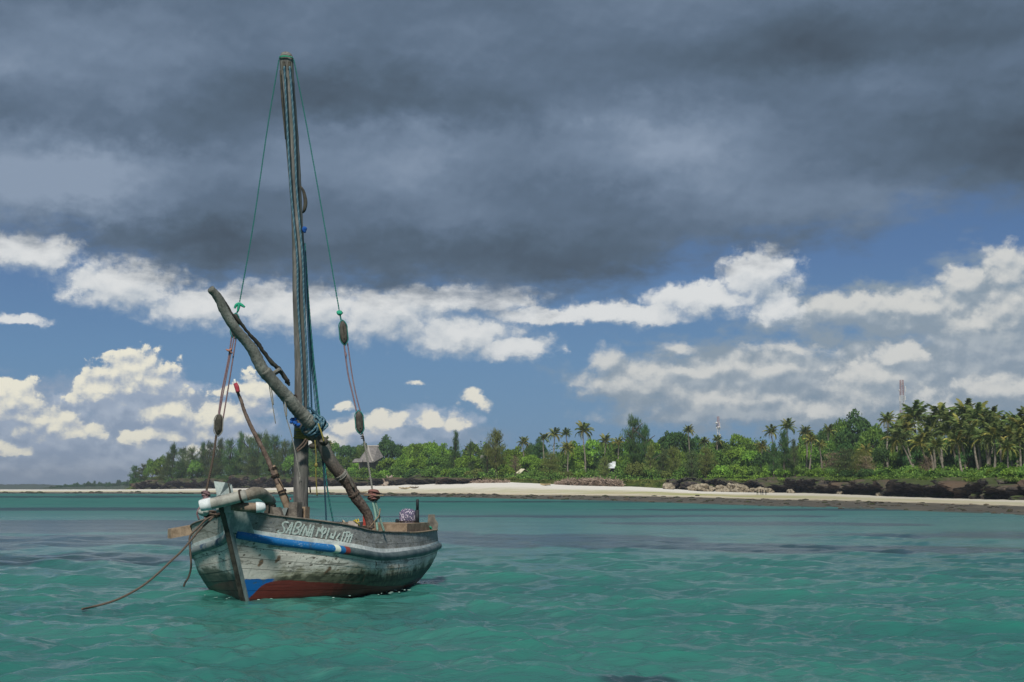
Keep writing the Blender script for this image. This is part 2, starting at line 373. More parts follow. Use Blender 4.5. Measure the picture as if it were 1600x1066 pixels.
def ground_z(px, D):
    px = np.asarray(px, float); D = np.asarray(D, float)
    a, b_, c = D0(px), DR(px), DT(px); zb, zt = zB(px), zT(px); bk = BK(px)
    z = np.where(D < a, (D - a) * .03, 0)
    z = np.where((D >= a) & (D < b_), zb * (D - a) / (b_ - a), z)
    z = np.where((D >= b_) & (D < c), zb + (zt - zb) * (D - b_) / (c - b_), z)
    lo = np.clip((px - 196) / 26, 0, 1)
    top = zt + (bk + np.clip((D - c - 13) / 150, 0, 1) * 3.5 + np.clip((D - c - 150) / 250, 0, 1) * 3) * lo - np.clip((D - c - 13) / 40, 0, 1) * 3 * (1 - lo)
    z = np.where(D >= c, zt + (top - zt) * np.clip((D - c - 9) / 3, 0, 1), z)
    return z
def xy(px, D): return (px - 800) / FPX * D

# ------------------------------------------------------------------ sea
def sea():
    pys = np.concatenate([764 + 5280 / np.array([9000., 5000, 3000, 2200, 1700, 1400, 1200]), np.arange(768.6, 1130, .85)])
    D = 5280 / (pys - 764); D = np.concatenate([D, [12, 9, 6, 3, 1, .1, -8, -30, -90]])
    a = np.concatenate([np.linspace(-3200, -40, 60), np.linspace(-40, 1640, 760)[1:-1], np.linspace(1640, 4800, 60)])
    X = (a[None] - 800) / FPX * np.maximum(np.abs(D[:, None]), 30 * (D[:, None] < 14) + 0) ; Y = np.repeat(D[:, None], len(a), 1)
    r = np.random.default_rng(3); Z = np.zeros_like(X); fdy = np.abs(np.gradient(D))[:, None]
    wd = radians(205)
    lam = np.concatenate([r.uniform(.32, .8, 26), r.uniform(.8, 2.0, 26), r.uniform(2.0, 4.5, 10), [8]])
    gx = X + .35 * (fbm(X * .5, Y * .5, 5) - .5) * 3; gy = Y + .35 * (fbm(X * .5, Y * .5, 9) - .5) * 3
    for L in lam:
        th = wd + r.normal() * (.85 if L < 2 else .45); k = 2 * pi / L; A = .0075 * L ** .75 if L < 6 else .02
        ph = r.uniform(0, 6.3); q = k * (gx * sin(th) + gy * cos(th)) + ph
        amp = A * np.clip((L / fdy - 2.2) / 2.5, 0, 1)
        Z += amp * (np.exp(1.1 * (np.sin(q) - 1)) * 2 - .9) * (.45 + 1.1 * fbm(X / (L * 3.2), Y / (L * 3.2), int(L * 100)))
    # seagrass on the sea bed: dark meadows with torn edges
    g = np.zeros_like(X)
    def meadow(px, py, w, d0, amt):
        nonlocal g
        Dc = 5280 / (py - 764); Xc = xy(px, Dc)
        q = np.hypot((X - Xc) / (w / FPX * Dc), (Y - Dc) / d0); g = np.maximum(g, amt * np.clip(1.25 - q, 0, 1))
    for m in [(60, 820, 560, 18, 1.9), (150, 843, 260, 7, 2.6), (120, 870, 280, 4.2, 2.3), (-60, 856, 200, 8, 1.4), (250, 776, 700, 75, 1.6), (150, 795, 420, 16, 1.7), (860, 842, 230, 9, 2.1),
              (700, 832, 90, 8, 1.3), (1090, 852, 230, 4.2, 1.8), (1330, 857, 330, 4.0, 1.8), (1500, 835, 300, 7, .75), (1180, 818, 320, 8, 1.2), (900, 806, 620, 9, 1.3), (1180, 796, 420, 12, 1.3),
              (760, 784, 700, 24, 1.0), (1000, 1056, 150, 1.1, .85), (1130, 1046, 90, .7, .75), (40, 1020, 300, 2.6, .72), (300, 1050, 200, 1.2, .5), (1540, 1020, 160, 1.5, .42)]: meadow(*m)
    n = fbm(X * .045, Y * .07, 31, 5, .6) * .6 + fbm(X * .25 + Z * 3, Y * .22, 57, 4, .6) * .4
    far = np.clip((Y - 130) / 200, 0, 1)
    g = g + (n - .5) * 2.4; g = np.clip((g - .50) / .42, 0, 1); g = g * g * (3 - 2 * g)
    g *= (1 - .25 * far)
    V = np.stack([X, Y, Z], -1).reshape(-1, 3)
    depth = D0((X / np.maximum(Y, 1)) * FPX + 800) - Y
    sh = np.clip(1 - depth / 45, 0, 1) * (Y > 20)
    def f(b):
        p = b.pos(); px, py, pz = b.sep(p)[:3]
        gr = b.attr('seagrass'); sw = b.attr('shallow')
        n1 = b.noise(b.v('MULTIPLY', p, (.10, .16, 0)), 1, 5, .55)[0]
        n2 = b.noise(b.v('MULTIPLY', p, (1.0, 1.6, 0)), 1, 4, .6)[0]
        n3 = b.noise(b.v('MULTIPLY', p, (.9, 3.4, 0)), 2.2, 5, .62)[0]
        sand = b.mix(b.rng(n1, .34, .66), (.024, .128, .112), (.038, .170, .140))
        sand = b.mix(b.rng(n2, .55, .8), sand, (.048, .20, .16))
        sand = b.mix(b.m('MULTIPLY', sw, .5), sand, (.05, .15, .13))
        grass = b.mix(n3, (.012, .040, .046), (.024, .072, .076))
        gm = b.m('MULTIPLY', b.rng(b.m('ADD', gr, b.m('MULTIPLY', b.m('SUBTRACT', n3, .5), .6)), .12, .85), b.rng(gr, 0, .6, .75, 1))
        colr = b.mix(gm, sand, grass)
        lift = b.rng(pz, .02, .13)                      # light coming through thin crests, put into the water colour
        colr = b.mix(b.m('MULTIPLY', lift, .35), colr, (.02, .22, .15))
        # fine scum and foam lines drifting on the surface
        st = b.noise(b.v('MULTIPLY', p, (.55, 2.6, 0)), 2.0, 6, .68, .6)[0]
        sx = b.noise(b.v('MULTIPLY', p, (.12, .2, 0)), 1, 3, .5)[0]
        line = b.m('MULTIPLY', b.rng(b.m('ABSOLUTE', b.m('SUBTRACT', st, .5)), .014, .002), b.rng(sx, .5, .66))
        colr = b.mix(b.m('MULTIPLY', line, .10), colr, (.45, .6, .58))
        w1 = b.noise(b.v('MULTIPLY', p, (1.6, 3.2, 0)), 1.0, 6, .62, .4)[0]
        w2 = b.noise(b.v('MULTIPLY', p, (5, 9, 0)), 1.0, 4, .6)[0]
        w3 = b.noise(b.v('MULTIPLY', p, (.35, .9, 0)), 1.0, 5, .6, .4)[0]
        hh = b.m('ADD', b.m('MULTIPLY', w1, .10), b.m('MULTIPLY', w2, .022))
        hh = b.m('ADD', hh, b.m('MULTIPLY', w3, .16))
        nrm = b.bump(hh, .45, 1.0)
        return principled(b, colr, b.rng(py, 35, 260, .14, .55), nrm, .34, IOR=1.33)
    F = gridmesh(len(D), len(a))[:, ::-1]
    struct('sea', (V, F), material('sea water', f), attrs={'seagrass': g.ravel(), 'shallow': sh.ravel()})
sea()

# ------------------------------------------------------------------ reef flat, beach, island
PXC = np.concatenate([np.arange(-1400, -40, 40), np.arange(-40, 1660, 5), np.arange(1660, 2600, 40)]).astype(float)
def terrain(name, Ds, mat, rough, seed):
    """Ds: list of functions px -> distance"""
    n = len(Ds); PX = np.repeat(PXC[:, None], n, 1); D = np.stack([d(PXC) for d in Ds], 1)
    Z = ground_z(PX, D); X = xy(PX, D)
    Z = Z + (fbm(X * .3, D * .3, seed) - .5) * rough
    uv = np.stack([PX / 100, np.repeat(np.linspace(0, 1, n)[None], len(PXC), 0)], -1).reshape(-1, 2)
    return struct(name, (np.stack([X, D, Z], -1).reshape(-1, 3), gridmesh(len(PXC), n)[:, ::-1]), mat, uv)
def lerpD(A, B, n, tail=0): return [(lambda px, t=t: A(px) + (B(px) - A(px)) * t) for t in np.linspace(0, 1, n)]
def f(b):
    p = b.pos(); u, v = b.sep(b.uv())[:2]
    n = b.noise(b.v('MULTIPLY', p, (.35, .12, 0)), 1, 7, .65)[0]; m = b.noise(p, 1.2, 4, .7)[0]
    c = b.mix(b.rng(n, .35, .65), (.050, .043, .030), (.125, .105, .070))
    c = b.mix(b.rng(m, .56, .68), c, (.20, .18, .13))
    c = b.mix(b.rng(b.m('ADD', v, b.m('MULTIPLY', b.m('SUBTRACT', n, .5), .5)), .22, .02), c, (.05, .085, .07))
    c = b.mix(b.rng(b.m('ADD', v, b.m('MULTIPLY', b.m('SUBTRACT', n, .5), .5)), .86, 1.0), c, (.42, .36, .24))
    return principled(b, c, .6, b.bump(m, .8, .1), .3)
terrain('reef_flat', [lambda px: D0(px) - 25] + lerpD(D0, DR, 12), material('wet reef rubble', f), .10, 3)
def f(b):
    p = b.pos(); u, v = b.sep(b.uv())[:2]
    n = b.noise(b.v('MULTIPLY', p, (.10, .05, 0)), 1, 7, .65)[0]; m = b.noise(p, 2.0, 5, .7)[0]
    w = b.m('ADD', v, b.m('MULTIPLY', b.m('SUBTRACT', n, .5), .30))
    c = b.ramp(w, [(0, (.44, .38, .27)), (.07, (.56, .50, .38)), (.13, (.62, .57, .46)), (.5, (.72, .68, .60)), (1, (.76, .73, .67))])
    # green and yellow algae and strand lines on the lower beach, mostly to the right
    al = b.m('MULTIPLY', b.rng(w, .10, .16), b.rng(w, .62, .34))
    side = b.ramp(b.rng(u, 0, 16, 0, 1, False), [(0, (.55,) * 3), (.2, (.45,) * 3), (.45, (.30,) * 3), (.62, (.75,) * 3), (.74, (1, 1, 1)), (.86, (.7,) * 3), (1, (.55,) * 3)])
    n2 = b.noise(b.v('MULTIPLY', p, (.03, .10, 0)), 1.4, 6, .6)[0]
    al = b.m('MULTIPLY', b.m('MULTIPLY', al, side), b.rng(n2, .30, .52))
    c = b.mix(al, c, b.mix(b.rng(n, .4, .6), (.30, .33, .07), (.42, .36, .16)))
    c = b.mix(b.m('MULTIPLY', b.rng(u, 10.5, 13), .55), c, (.40, .36, .26))
    wr = b.noise(b.xyz(b.m('MULTIPLY', u, 1.2), b.m('MULTIPLY', v, 16), 2), 1.5, 6, .7)[0]
    c = b.mix(b.m('MULTIPLY', b.rng(wr, .60, .66), b.rng(v, .62, .3, .25, .7)), c, (.20, .17, .11))
    c = b.mix(b.m('MULTIPLY', b.rng(m, .62, .75), .5), c, (.30, .25, .17))
    return principled(b, c, .9, b.bump(m, .4, .05), .15)
terrain('beach', lerpD(DR, DT, 14), material('coral sand', f), .12, 8)
def f(b):
    p = b.pos(); n = b.noise(p, .12, 6, .6)[0]; m = b.noise(p, 1.5, 5, .7)[0]
    c = b.mix(b.rng(n, .4, .6), (.055, .085, .018), (.12, .13, .035)); c = b.mix(b.rng(m, .45, .7), c, (.075, .11, .02))
    return principled(b, c, .95, b.bump(m, .8, .2), .1)
terrain('grassland', [DT] + [(lambda px, t=t: DT(px) + t) for t in (3, 6, 9, 10.5, 12, 16, 25, 45, 70, 100, 150, 220, 400, 700, 1100)] , material('rough grass', f), .35, 12)

# dark undercut coral ledge along the shore
def f(b):
    p = b.pos(); n = b.noise(b.v('MULTIPLY', p, (1, 1, 1.6)), .55, 8, .68)[0]; v = b.voro(p, .8)[0]
    x = b.noise(p, .09, 3, .5)[0]
    c = b.ramp(n, [(.30, (.018, .017, .019)), (.50, (.040, .036, .036)), (.62, (.090, .078, .067)), (.72, (.25, .21, .17))])
    up = b.sep(b.n.new('ShaderNodeNewGeometry').outputs['Normal'])[2]
    c = b.mix(b.m('MULTIPLY', b.rng(up, .45, .85), .75), c, b.mix(b.rng(b.m('ADD', n, b.m('MULTIPLY', b.m('SUBTRACT', x, .5), 1.2)), .42, .62), (.060, .085, .022), (.10, .082, .055)))
    c = b.mix(b.m('MULTIPLY', b.rng(x, .55, .7), .45), c, (.16, .10, .065))
    return principled(b, c, .95, b.bump(b.m('ADD', n, b.m('MULTIPLY', v, .4)), 1, .35), .15)
ROCK = material('coral rock', f)
def ledge(name, px0, px1, hk, seed, over=1.2):
    n = int((px1 - px0) * 1.6); px = np.linspace(px0, px1, n); m = 37
    D = DT(px); zb = zT(px) - .5; top = np.interp(px, [a for a, _ in hk], [h for _, h in hk])
    X0 = xy(px, D)
    dx, dy = np.gradient(X0), np.gradient(D); ds = np.hypot(dx, dy); S = np.cumsum(ds); tx, ty = dx / ds, dy / ds      # distance along the shore
    top = top * (1 + .9 * (fbm(S * .14, S * 0 + 3, seed, 4) - .5)); under = .35 + .65 * fbm(S * .06, S * 0 + 8, seed + 5, 3)
    prof = np.array([.4, 1.0, 1.6, 2.0, 1.8, 1.2, .4, -.3, -.6, -.4, .8, 5.0, 13.0])
    hz = np.array([0, .10, .2, .32, .45, .58, .72, .84, .93, 1.0, 1.04, 1.06, 1.05]); prof, hz = (np.interp(np.linspace(0, 12, m), np.arange(13), q) for q in (prof, hz))
    off = prof[None] * over * under[:, None]; Z = zb[:, None] + (top + .5)[:, None] * hz[None]; SS = np.repeat(S[:, None], m, 1)
    nn = fbm(SS * .45, Z * .9, seed, 5, .6) - .5; n2 = fbm(SS * 1.6, Z * 1.9, seed + 9, 3, .6) - .5
    cave = np.clip(fbm(SS * .22, Z * .55 + 4, seed + 21, 3) - .5, 0, 1) * 9
    n3 = fbm(S * .12, S * 0 + 1, seed + 11, 4)[:, None] - .5
    off = off + cave * (hz[None] < .8) + n3 * 6.5 + nn * 3.4 + n2 * 2.0 + (fbm(SS * .9, Z * 2.6, seed + 30, 2) > .52) * .5 - (3.6 * (1 - np.abs(tx)))[:, None]
    Z = Z + n2 * .35 * (hz[None] > .3)
    gaps = np.clip((fbm(S * .05, S * 0, seed + 3, 3) - .22) * 6, .62, 1) * (.80 + .45 * fbm(S * .3, S * 0 + 5, seed + 6, 4))
    Z = zb[:, None] + (Z - zb[:, None]) * gaps[:, None]; X = X0[:, None] - ty[:, None] * off; Y = D[:, None] + tx[:, None] * off
    struct(name, (np.stack([X, Y, Z], -1).reshape(-1, 3), gridmesh(n, m)[:, ::-1]), ROCK, smooth=False)
ledge('rock_ledge', 207, 748, [(200, 3.6), (240, 4.6), (400, 4.8), (470, 4.4), (520, 3.4), (600, 2.6), (680, 2.2), (748, 1.3)], 4)
ledge('rock_ledge.001', 1040, 2300, [(1040, 2.2), (1100, 3.2), (1160, 3.5), (1230, 4.0), (1300, 3.7), (1360, 3.4), (1400, 3.0), (1450, 2.9), (1600, 2.6), (2300, 2.6)], 14, 1.3)

def rubble():
    r = np.random.default_rng(12); gs = []
    for i in range(120):
        px = r.uniform(1040, 1680) if i % 4 else r.uniform(215, 740); k = float(DT(px)); s = r.uniform(.4, 1.5) * (1.25 if i % 7 == 0 else 1); D = k - r.uniform(-1.5, 2.2)
        gs.append(lumpy((xy(px, D), D, float(zT(px)) + s * .25 + (r.uniform(0, 2.8) if i % 3 == 0 else 0)), s * r.uniform(.9, 2.0), s, s * r.uniform(.6, 1.0), i, .42, 12, 8))
    struct('rock_rubble', join(*gs), ROCK, smooth=False, kind='stuff')
rubble()
# far headland across the bay on the left, with its wood and a few pale huts
def f(b):
    n = b.noise(b.pos(), .02, 6, .6)[0]
    return principled(b, b.mix(n, (.03, .05, .03), (.07, .09, .05)), .95, None, .1)
HEAD = material('distant wood', f)
def far_land(name, px0, px1, D, tops, seed, depth=260):
    px = np.arange(px0, px1, 1.2); z = (764.4 - np.interp(px, [a for a, _ in tops], [q for _, q in tops])) / FPX * D + EYE
    z = z + (fbm(px * .25, px * 0, seed, 4, .6) - .5) * 3.4 * np.clip((z - 3) / 8, 0, 1)
    prof = [(0, -.5), (2, .5), (10, .75), (30, .92), (80, 1), (depth, .9), (depth + 60, 0)]
    Y = np.stack([px * 0 + D + a for a, _ in prof], 1); Z = np.stack([np.where(h < 0, -1, z * h) for _, h in prof], 1); X = xy(px[:, None], Y)
    struct(name, (np.stack([X, Y, Z], -1).reshape(-1, 3), gridmesh(len(px), len(prof))[:, ::-1]), HEAD, smooth=False)
far_land('headland', -900, 130, 3600, [(-900, 764.6), (-760, 760), (-500, 756), (-300, 754), (0, 757.5), (60, 756.5), (110, 759.5), (130, 762)], 5, 400)
far_land('headland.001', 70, 236, 2300, [(70, 762.5), (110, 758.5), (150, 757.5), (190, 756), (236, 754)], 8, 400)

# ------------------------------------------------------------------ the dhow
PHI, HEEL = .2773, .0199
BOW = np.array([-5.224, 30.490, 0.0])
HK = [0, .08, .2, .4, .6, .8, 1.]
RAIL = dict(s0=-.943, s1=7.479, b=[0, .465, 1.559, 1.838, 1.889, 1.726, 1.450], z=[1.848, 1.349, 1.199, 1.172])
STRK = dict(s0=-.668, s1=7.74, b=[0, .505, 1.66, 1.96, 1.97, 1.743, 1.40], z=[1.346, .803, .747, .795])
WLIN = dict(s0=0, s1=6.903, b=[0, .46, 1.336, 1.80, 1.81, 1.539, 1.162], z=[0, 0, 0, 0])
DEEP = dict(s0=.55, s1=6.6, b=[0, .22, .8, 1.25, 1.3, 1.0, .6], z=[-.42, -.42, -.42, -.42])
def herm(kx, ky, x):
    kx = np.array(kx, float); ky = np.array(ky, float); m = np.gradient(ky, kx)
    i = np.clip(np.searchsorted(kx, x) - 1, 0, len(kx) - 2); h = kx[i + 1] - kx[i]; t = (x - kx[i]) / h
    return (2*t**3-3*t**2+1)*ky[i]+(t**3-2*t**2+t)*h*m[i]+(-2*t**3+3*t**2)*ky[i+1]+(t**3-t**2)*h*m[i+1]
def crv(C, t):
    t = np.asarray(t, float)
    return np.stack([np.maximum(herm(HK, C['b'], t), 0), C['s0'] + (C['s1'] - C['s0']) * t, herm([0, .3, .6, 1.], C['z'], t)], -1)
def BW(P):
    """boat coordinates (x to port, s aft of the stem foot, z up) -> world"""
    P = np.asarray(P, float); x, y, z = P[..., 0], -P[..., 1], P[..., 2]
    x2 = x * cos(HEEL) - z * sin(HEEL); z2 = z * cos(HEEL) + x * sin(HEEL)
    return np.stack([BOW[0] + x2 * cos(PHI) - y * sin(PHI), BOW[1] - x2 * sin(PHI) - y * cos(PHI), z2], -1)
def hull(t, q):
    """port skin; q=1 rail, 0 strake, -1 waterline, -1.5 under water; returns boat coordinates"""
    t, q = np.broadcast_arrays(np.asarray(t, float), np.asarray(q, float))
    r, k, w, d = crv(RAIL, t), crv(STRK, t), crv(WLIN, t), crv(DEEP, t)
    a = np.clip(q, 0, 1)[..., None]; up = k + (r - k) * a
    e = np.clip(-q, 0, 1)[..., None]; lo = k + (w - k) * e; lo[..., 0] += .16 * (e[..., 0] * (1 - e[..., 0])) * 4 * .55 * np.clip(t / .12, 0, 1)
    f = np.clip((-q - 1) / .5, 0, 1)[..., None]; dp = w + (d - w) * f
    return np.where(q[..., None] >= 0, up, np.where(q[..., None] >= -1, lo, dp))
def hnorm(t, q):
    e = 2e-3; du = hull(np.minimum(t + e, 1), q) - hull(np.maximum(t - e, 0), q); dv = hull(t, q + e) - hull(t, q - e)
    n = np.cross(dv, du); n /= np.linalg.norm(n, axis=-1)[..., None] + 1e-12
    return n * np.where(n[..., :1] < 0, -1, 1)
def skin(t, q, side, off=0.0):
    P = hull(t, q) + hnorm(t, q) * off; P = P.copy(); P[..., 0] *= side; return P
# paint of the hull, driven by metres along the side (negative to starboard) and metres above the sea
def hullpaint(b):
    u, z = b.sep(b.uv())[:2]; port = b.m('GREATER_THAN', u, 0); au = b.m('ABSOLUTE', u)
    q = b.xyz(u, z, 0)
    n = b.noise(q, 1.6, 7, .65, dim='2D')[0]; f = b.noise(q, 9, 6, .7, dim='2D')[0]; g = b.noise(q, 34, 4, .7, dim='2D')[0]
    st = b.noise(b.xyz(b.m('MULTIPLY', u, 9), b.m('MULTIPLY', z, 1.1), 3), 1, 5, .65, dim='2D')[0]
    gr = b.noise(b.xyz(b.m('MULTIPLY', u, 1.6), b.m('MULTIPLY', z, 26), 0), 1, 5, .65, dim='2D')[0]
    upper = b.rng(z, .78, .86)
    paint = b.mix(b.rng(n, .35, .65), (.48, .45, .40), (.70, .665, .60))
    bul = b.mix(b.rng(n, .35, .65), (.20, .20, .195), (.31, .305, .295))
    bul = b.mix(b.m('MULTIPLY', b.rng(f, .56, .68), .7), bul, (.075, .095, .115))
    isbul = b.attr('bulwark')
    c = b.mix(b.m('MULTIPLY', isbul, port), paint, bul)
    c = b.mix(b.m('MULTIPLY', b.m('MULTIPLY', isbul, b.m('SUBTRACT', 1, port)), .75), c, b.mix(st, (.25, .245, .22), (.42, .41, .37)))
    c = b.mix(b.m('MULTIPLY', b.rng(gr, .55, .7), .35), c, (.12, .125, .10))
    c = b.mix(b.m('MULTIPLY', b.rng(st, .60, .72), .42), c, (.10, .105, .075))
    c = b.mix(b.m('MULTIPLY', b.rng(g, .64, .70), .8), c, (.03, .032, .03))
    vd = b.voro(b.v('MULTIPLY', q, (1, 1, 1)), 9, dim='2D')[0]; vs = b.voro(b.v('ADD', q, (3.7, 1.9, 0)), 3.1, dim='2D')[0]
    c = b.mix(b.m('MULTIPLY', b.rng(vd, .085, .06), b.rng(n, .42, .5)), c, (.035, .028, .022))
    c = b.mix(b.m('MULTIPLY', b.rng(vs, .07, .045), .85), c, (.05, .032, .02))
    pl = b.noise(b.xyz(b.m('MULTIPLY', u, 2.2), b.m('MULTIPLY', z, 7), 0), 1, 7, .72, dim='2D')[0]
    c = b.mix(b.m('MULTIPLY', b.rng(pl, .57, .60), .75), c, b.mix(f, (.10, .098, .08), (.19, .18, .15)))
    c = b.mix(b.m('MULTIPLY', b.rng(pl, .40, .37), .6), c, (.50, .51, .47))
    # bare patches and flaking
    c = b.mix(b.m('MULTIPLY', b.rng(b.m('MULTIPLY', f, n), .37, .42), .75), c, (.17, .155, .12))
    # weed and slime climbing from the water
    zz = b.m('ADD', z, b.m('MULTIPLY', b.m('SUBTRACT', n, .5), .28)); zz = b.m('ADD', zz, b.m('MULTIPLY', b.m('SUBTRACT', f, .5), .22))
    zz = b.m('ADD', zz, b.m('MULTIPLY', b.m('SUBTRACT', st, .5), .20))
    line = b.curve(au, [(0, .38), (.9, .42), (1.2, .48), (2.5, .43), (4.5, .36), (7.5, .40)], 0, 8)
    low = b.m('SUBTRACT', zz, line)
    c = b.mix(b.m('MULTIPLY', b.rng(low, .17, .02), .7), c, b.mix(b.rng(f, .45, .6), (.19, .175, .09), (.34, .32, .20)))
    c = b.mix(b.m('MULTIPLY', b.rng(low, .06, -.05), .95), c, b.mix(b.rng(f, .4, .62), (.045, .050, .034), (.11, .115, .075)))
    aft = b.rng(au, 3.2, 6.0)
    c = b.mix(b.m('MULTIPLY', b.m('MULTIPLY', aft, b.rng(low, .10, -.02)), .7), c, (.050, .095, .085))
    # starboard: scraped grey-green patch under the shoulder
    sb = b.m('SUBTRACT', 1, port)
    c = b.mix(b.m('MULTIPLY', b.m('MULTIPLY', sb, b.rng(low, .16, .06)), .8), c, b.mix(f, (.055, .085, .068), (.13, .165, .135)))
    # blue wedge by the stem, then the red bottom
    stemw = b.m('MULTIPLY', port, b.rng(au, 1.15, .85))
    c = b.mix(b.m('MULTIPLY', b.m('MULTIPLY', stemw, b.rng(zz, .80, .52)), .75), c, paint)
    rl = b.curve(au, [(0, .0), (.66, .04), (.80, .20), (.96, .36), (1.1, .38), (1.5, .33), (2.4, .22), (3.4, .13), (5, .07), (7, .04)], 0, 8)
    wob = b.m('MULTIPLY', b.m('SUBTRACT', f, .5), .05)
    bm = b.m('MULTIPLY', b.m('MULTIPLY', port, b.rng(b.m('ADD', b.m('SUBTRACT', z, b.m('MULTIPLY', au, -.05)), wob), .475, .465)), b.rng(au, 1.03, .97))
    c = b.mix(bm, c, b.mix(b.rng(f, .58, .66), (.006, .13, .42), (.04, .11, .20)))
    rl2 = b.curve(au, [(0, .44), (.7, .42), (1.2, .36), (2.0, .22), (3, .12), (8, .05)], 0, 8)
    rr = b.m('ADD', b.m('MULTIPLY', rl, port), b.m('MULTIPLY', rl2, sb))
    rm = b.rng(b.m('SUBTRACT', b.m('ADD', z, wob), rr), .012, -.012)
    c = b.mix(rm, c, b.mix(port, b.mix(f, (.10, .072, .055), (.19, .12, .09)), b.mix(f, (.115, .022, .018), (.20, .045, .034))))
    c = b.mix(b.m('MULTIPLY', b.rng(z, .07, .0), .6), c, (.02, .03, .025))
    # rusting fastenings with runs below them, port side
    rust = None
    for (ru, rz) in RUST:
        dx = b.m('DIVIDE', b.m('ABSOLUTE', b.m('SUBTRACT', u, b.m('ADD', ru, b.m('MULTIPLY', b.m('SUBTRACT', f, .5), .10)))), .04)
        dz = b.m('DIVIDE', b.m('ABSOLUTE', b.m('SUBTRACT', z, rz - .05)), .10)
        v = b.m('SUBTRACT', 1, b.m('ADD', b.m('MULTIPLY', dx, dx), b.m('MULTIPLY', dz, dz)))
        rust = v if rust is None else b.m('MAXIMUM', rust, v)
    c = b.mix(b.m('MULTIPLY', b.rng(rust, .1, .8), .85), c, b.mix(b.rng(g, .4, .6), (.035, .022, .014), (.20, .095, .035)))
    h = b.m('ADD', b.m('MULTIPLY', f, .6), b.m('ADD', b.m('MULTIPLY', g, .3), b.m('MULTIPLY', gr, .5)))
    wet = b.rng(z, .35, .05, .78, .35)
    return principled(b, c, wet, b.bump(h, .7, .012), .3)
# places seen on the skin are looked up on the built surface
_T, _Q = np.meshgrid(np.linspace(0, 1, 900), np.linspace(-1.1, 1, 240), indexing='ij')
_S = proj(BW(hull(_T, _Q)))
def on_skin(px, py, bul=None):
    m = (np.hypot(_S[..., 0] - px, _S[..., 1] - py)) + (0 if bul is None else np.where((_Q > 0) == bul, 0, 1e3))
    i = np.unravel_index(np.argmin(m), m.shape); return _T[i], _Q[i]
def uz(px, py):
    t, q = on_skin(px, py); P = hull(t, q); return float(P[1] + .668 * 0), float(P[2])
RUST = [uz(*p) for p in ((443, 868), (494, 873), (525, 867), (381, 853), (607, 876), (572, 884), (640, 880))]
RUST = [(max(a, .02), z) for a, z in RUST]
M_HULL = material('weathered hull paint', hullpaint)
wood = lambda name, a, b_, sc_=6, st=(1, 1, 1), bp=.6: mottled(name, a, b_, sc_, .88, bp, st, .2, .012)
M_GREYWOOD = wood('sun greyed wood', (.085, .078, .068), (.21, .19, .16))
M_TANWOOD = wood('bare tan wood', (.17, .125, .085), (.34, .26, .185))
M_DARKWOOD = wood('dark wet wood', (.028, .028, .024), (.085, .08, .065))
M_WHITE = mottled('scuffed white plastic', (.50, .55, .56), (.72, .76, .76), 9, .5, .1)
M_PIPE = mottled('dirty grey pipe', (.19, .19, .17), (.36, .36, .32), 3.5, .6, .15)
M_BROWNPIPE = mottled('stained brown pipe', (.12, .085, .06), (.25, .19, .14), 4, .65, .15)
M_STEM = mottled('flaking grey paint on timber', (.16, .20, .20), (.36, .40, .38), 4, .85, .6, (1, 1, .5), .2, .012)

boat = Thing('sailing_boat', 'weathered wooden dhow with pale flaking paint, blue stripe and red bottom, moored on green water', 'boat', tuple(BOW))
def surf(name, side, t0, t1, q0, q1, mat, off, nu, nv, thick=.035, parent=None, bul=0.):
    t = np.linspace(t0, t1, nu); q = np.linspace(q0, q1, nv); T_, Q_ = np.meshgrid(t, q, indexing='ij')
    o = skin(T_, Q_, side, off); i = skin(T_, Q_, side, off - thick)
    uv = np.stack([o[..., 1] + .70, o[..., 2]], -1); uv[..., 0] = np.maximum(uv[..., 0], .01) * side
    P = np.concatenate([BW(o).reshape(-1, 3), BW(i).reshape(-1, 3)]); F = [tuple(f) for f in gridmesh(nu, nv)]
    n = nu * nv; edge = [j for j in range(nv)] + [k * nv + nv - 1 for k in range(1, nu)] + [(nu - 1) * nv + j for j in range(nv - 2, -1, -1)] + [k * nv for k in range(nu - 2, 0, -1)]
    if side > 0: F = [f[::-1] for f in F]
    for a, b_ in zip(edge, edge[1:] + edge[:1]): F.append((a, b_, b_ + n, a + n) if side > 0 else (a, a + n, b_ + n, b_))
    uv2 = uv.reshape(-1, 2)
    me = raw_mesh(name, P - boat.loc, F, mat, np.concatenate([uv2, uv2]), False, {'bulwark': np.full(len(P), bul)})
    return link(name, me, parent or boat.o)
M_SEAM = mottled('caulked seams', (.035, .037, .032), (.10, .105, .09), 12)
pr = random.Random(4)
for side in (1, -1):
    surf('hull_shell', side, 0.001, 1, -1.5, .985, M_SEAM, -.010, 60, 24, .05)
    rows = np.linspace(0, -1.35, 9)
    for r in range(8):
        cuts = [0.0] + sorted(pr.uniform(.2, .8) for _ in range(1 if r % 2 else 2)) + [1.0]
        if len(cuts) == 4 and cuts[2] - cuts[1] < .2: cuts[2] = min(.9, cuts[1] + .3)
        for a, b_ in zip(cuts, cuts[1:]):
            surf('hull_plank', side, a + .0010, b_ - .0010, rows[r + 1] + .004, rows[r] - .004, M_HULL, pr.uniform(-.004, .006), max(6, int((b_ - a) * 46)), 4)
    cuts = [0.0, .12, .36, .62, .80, .91, 1.0] if side > 0 else [0, .09, .2, .42, .66, .85, 1.0]
    for a, b_ in zip(cuts, cuts[1:]):
        surf('bulwark_plank', side, a + .0008, b_ - .0008, .52, .985, M_HULL, pr.uniform(-.003, .004), max(6, int((b_ - a) * 46)), 4, bul=1.)
        surf('bulwark_plank', side, a + .0008, b_ - .0008, .03, .510, M_HULL, pr.uniform(-.003, .004), max(6, int((b_ - a) * 46)), 4, bul=1.)
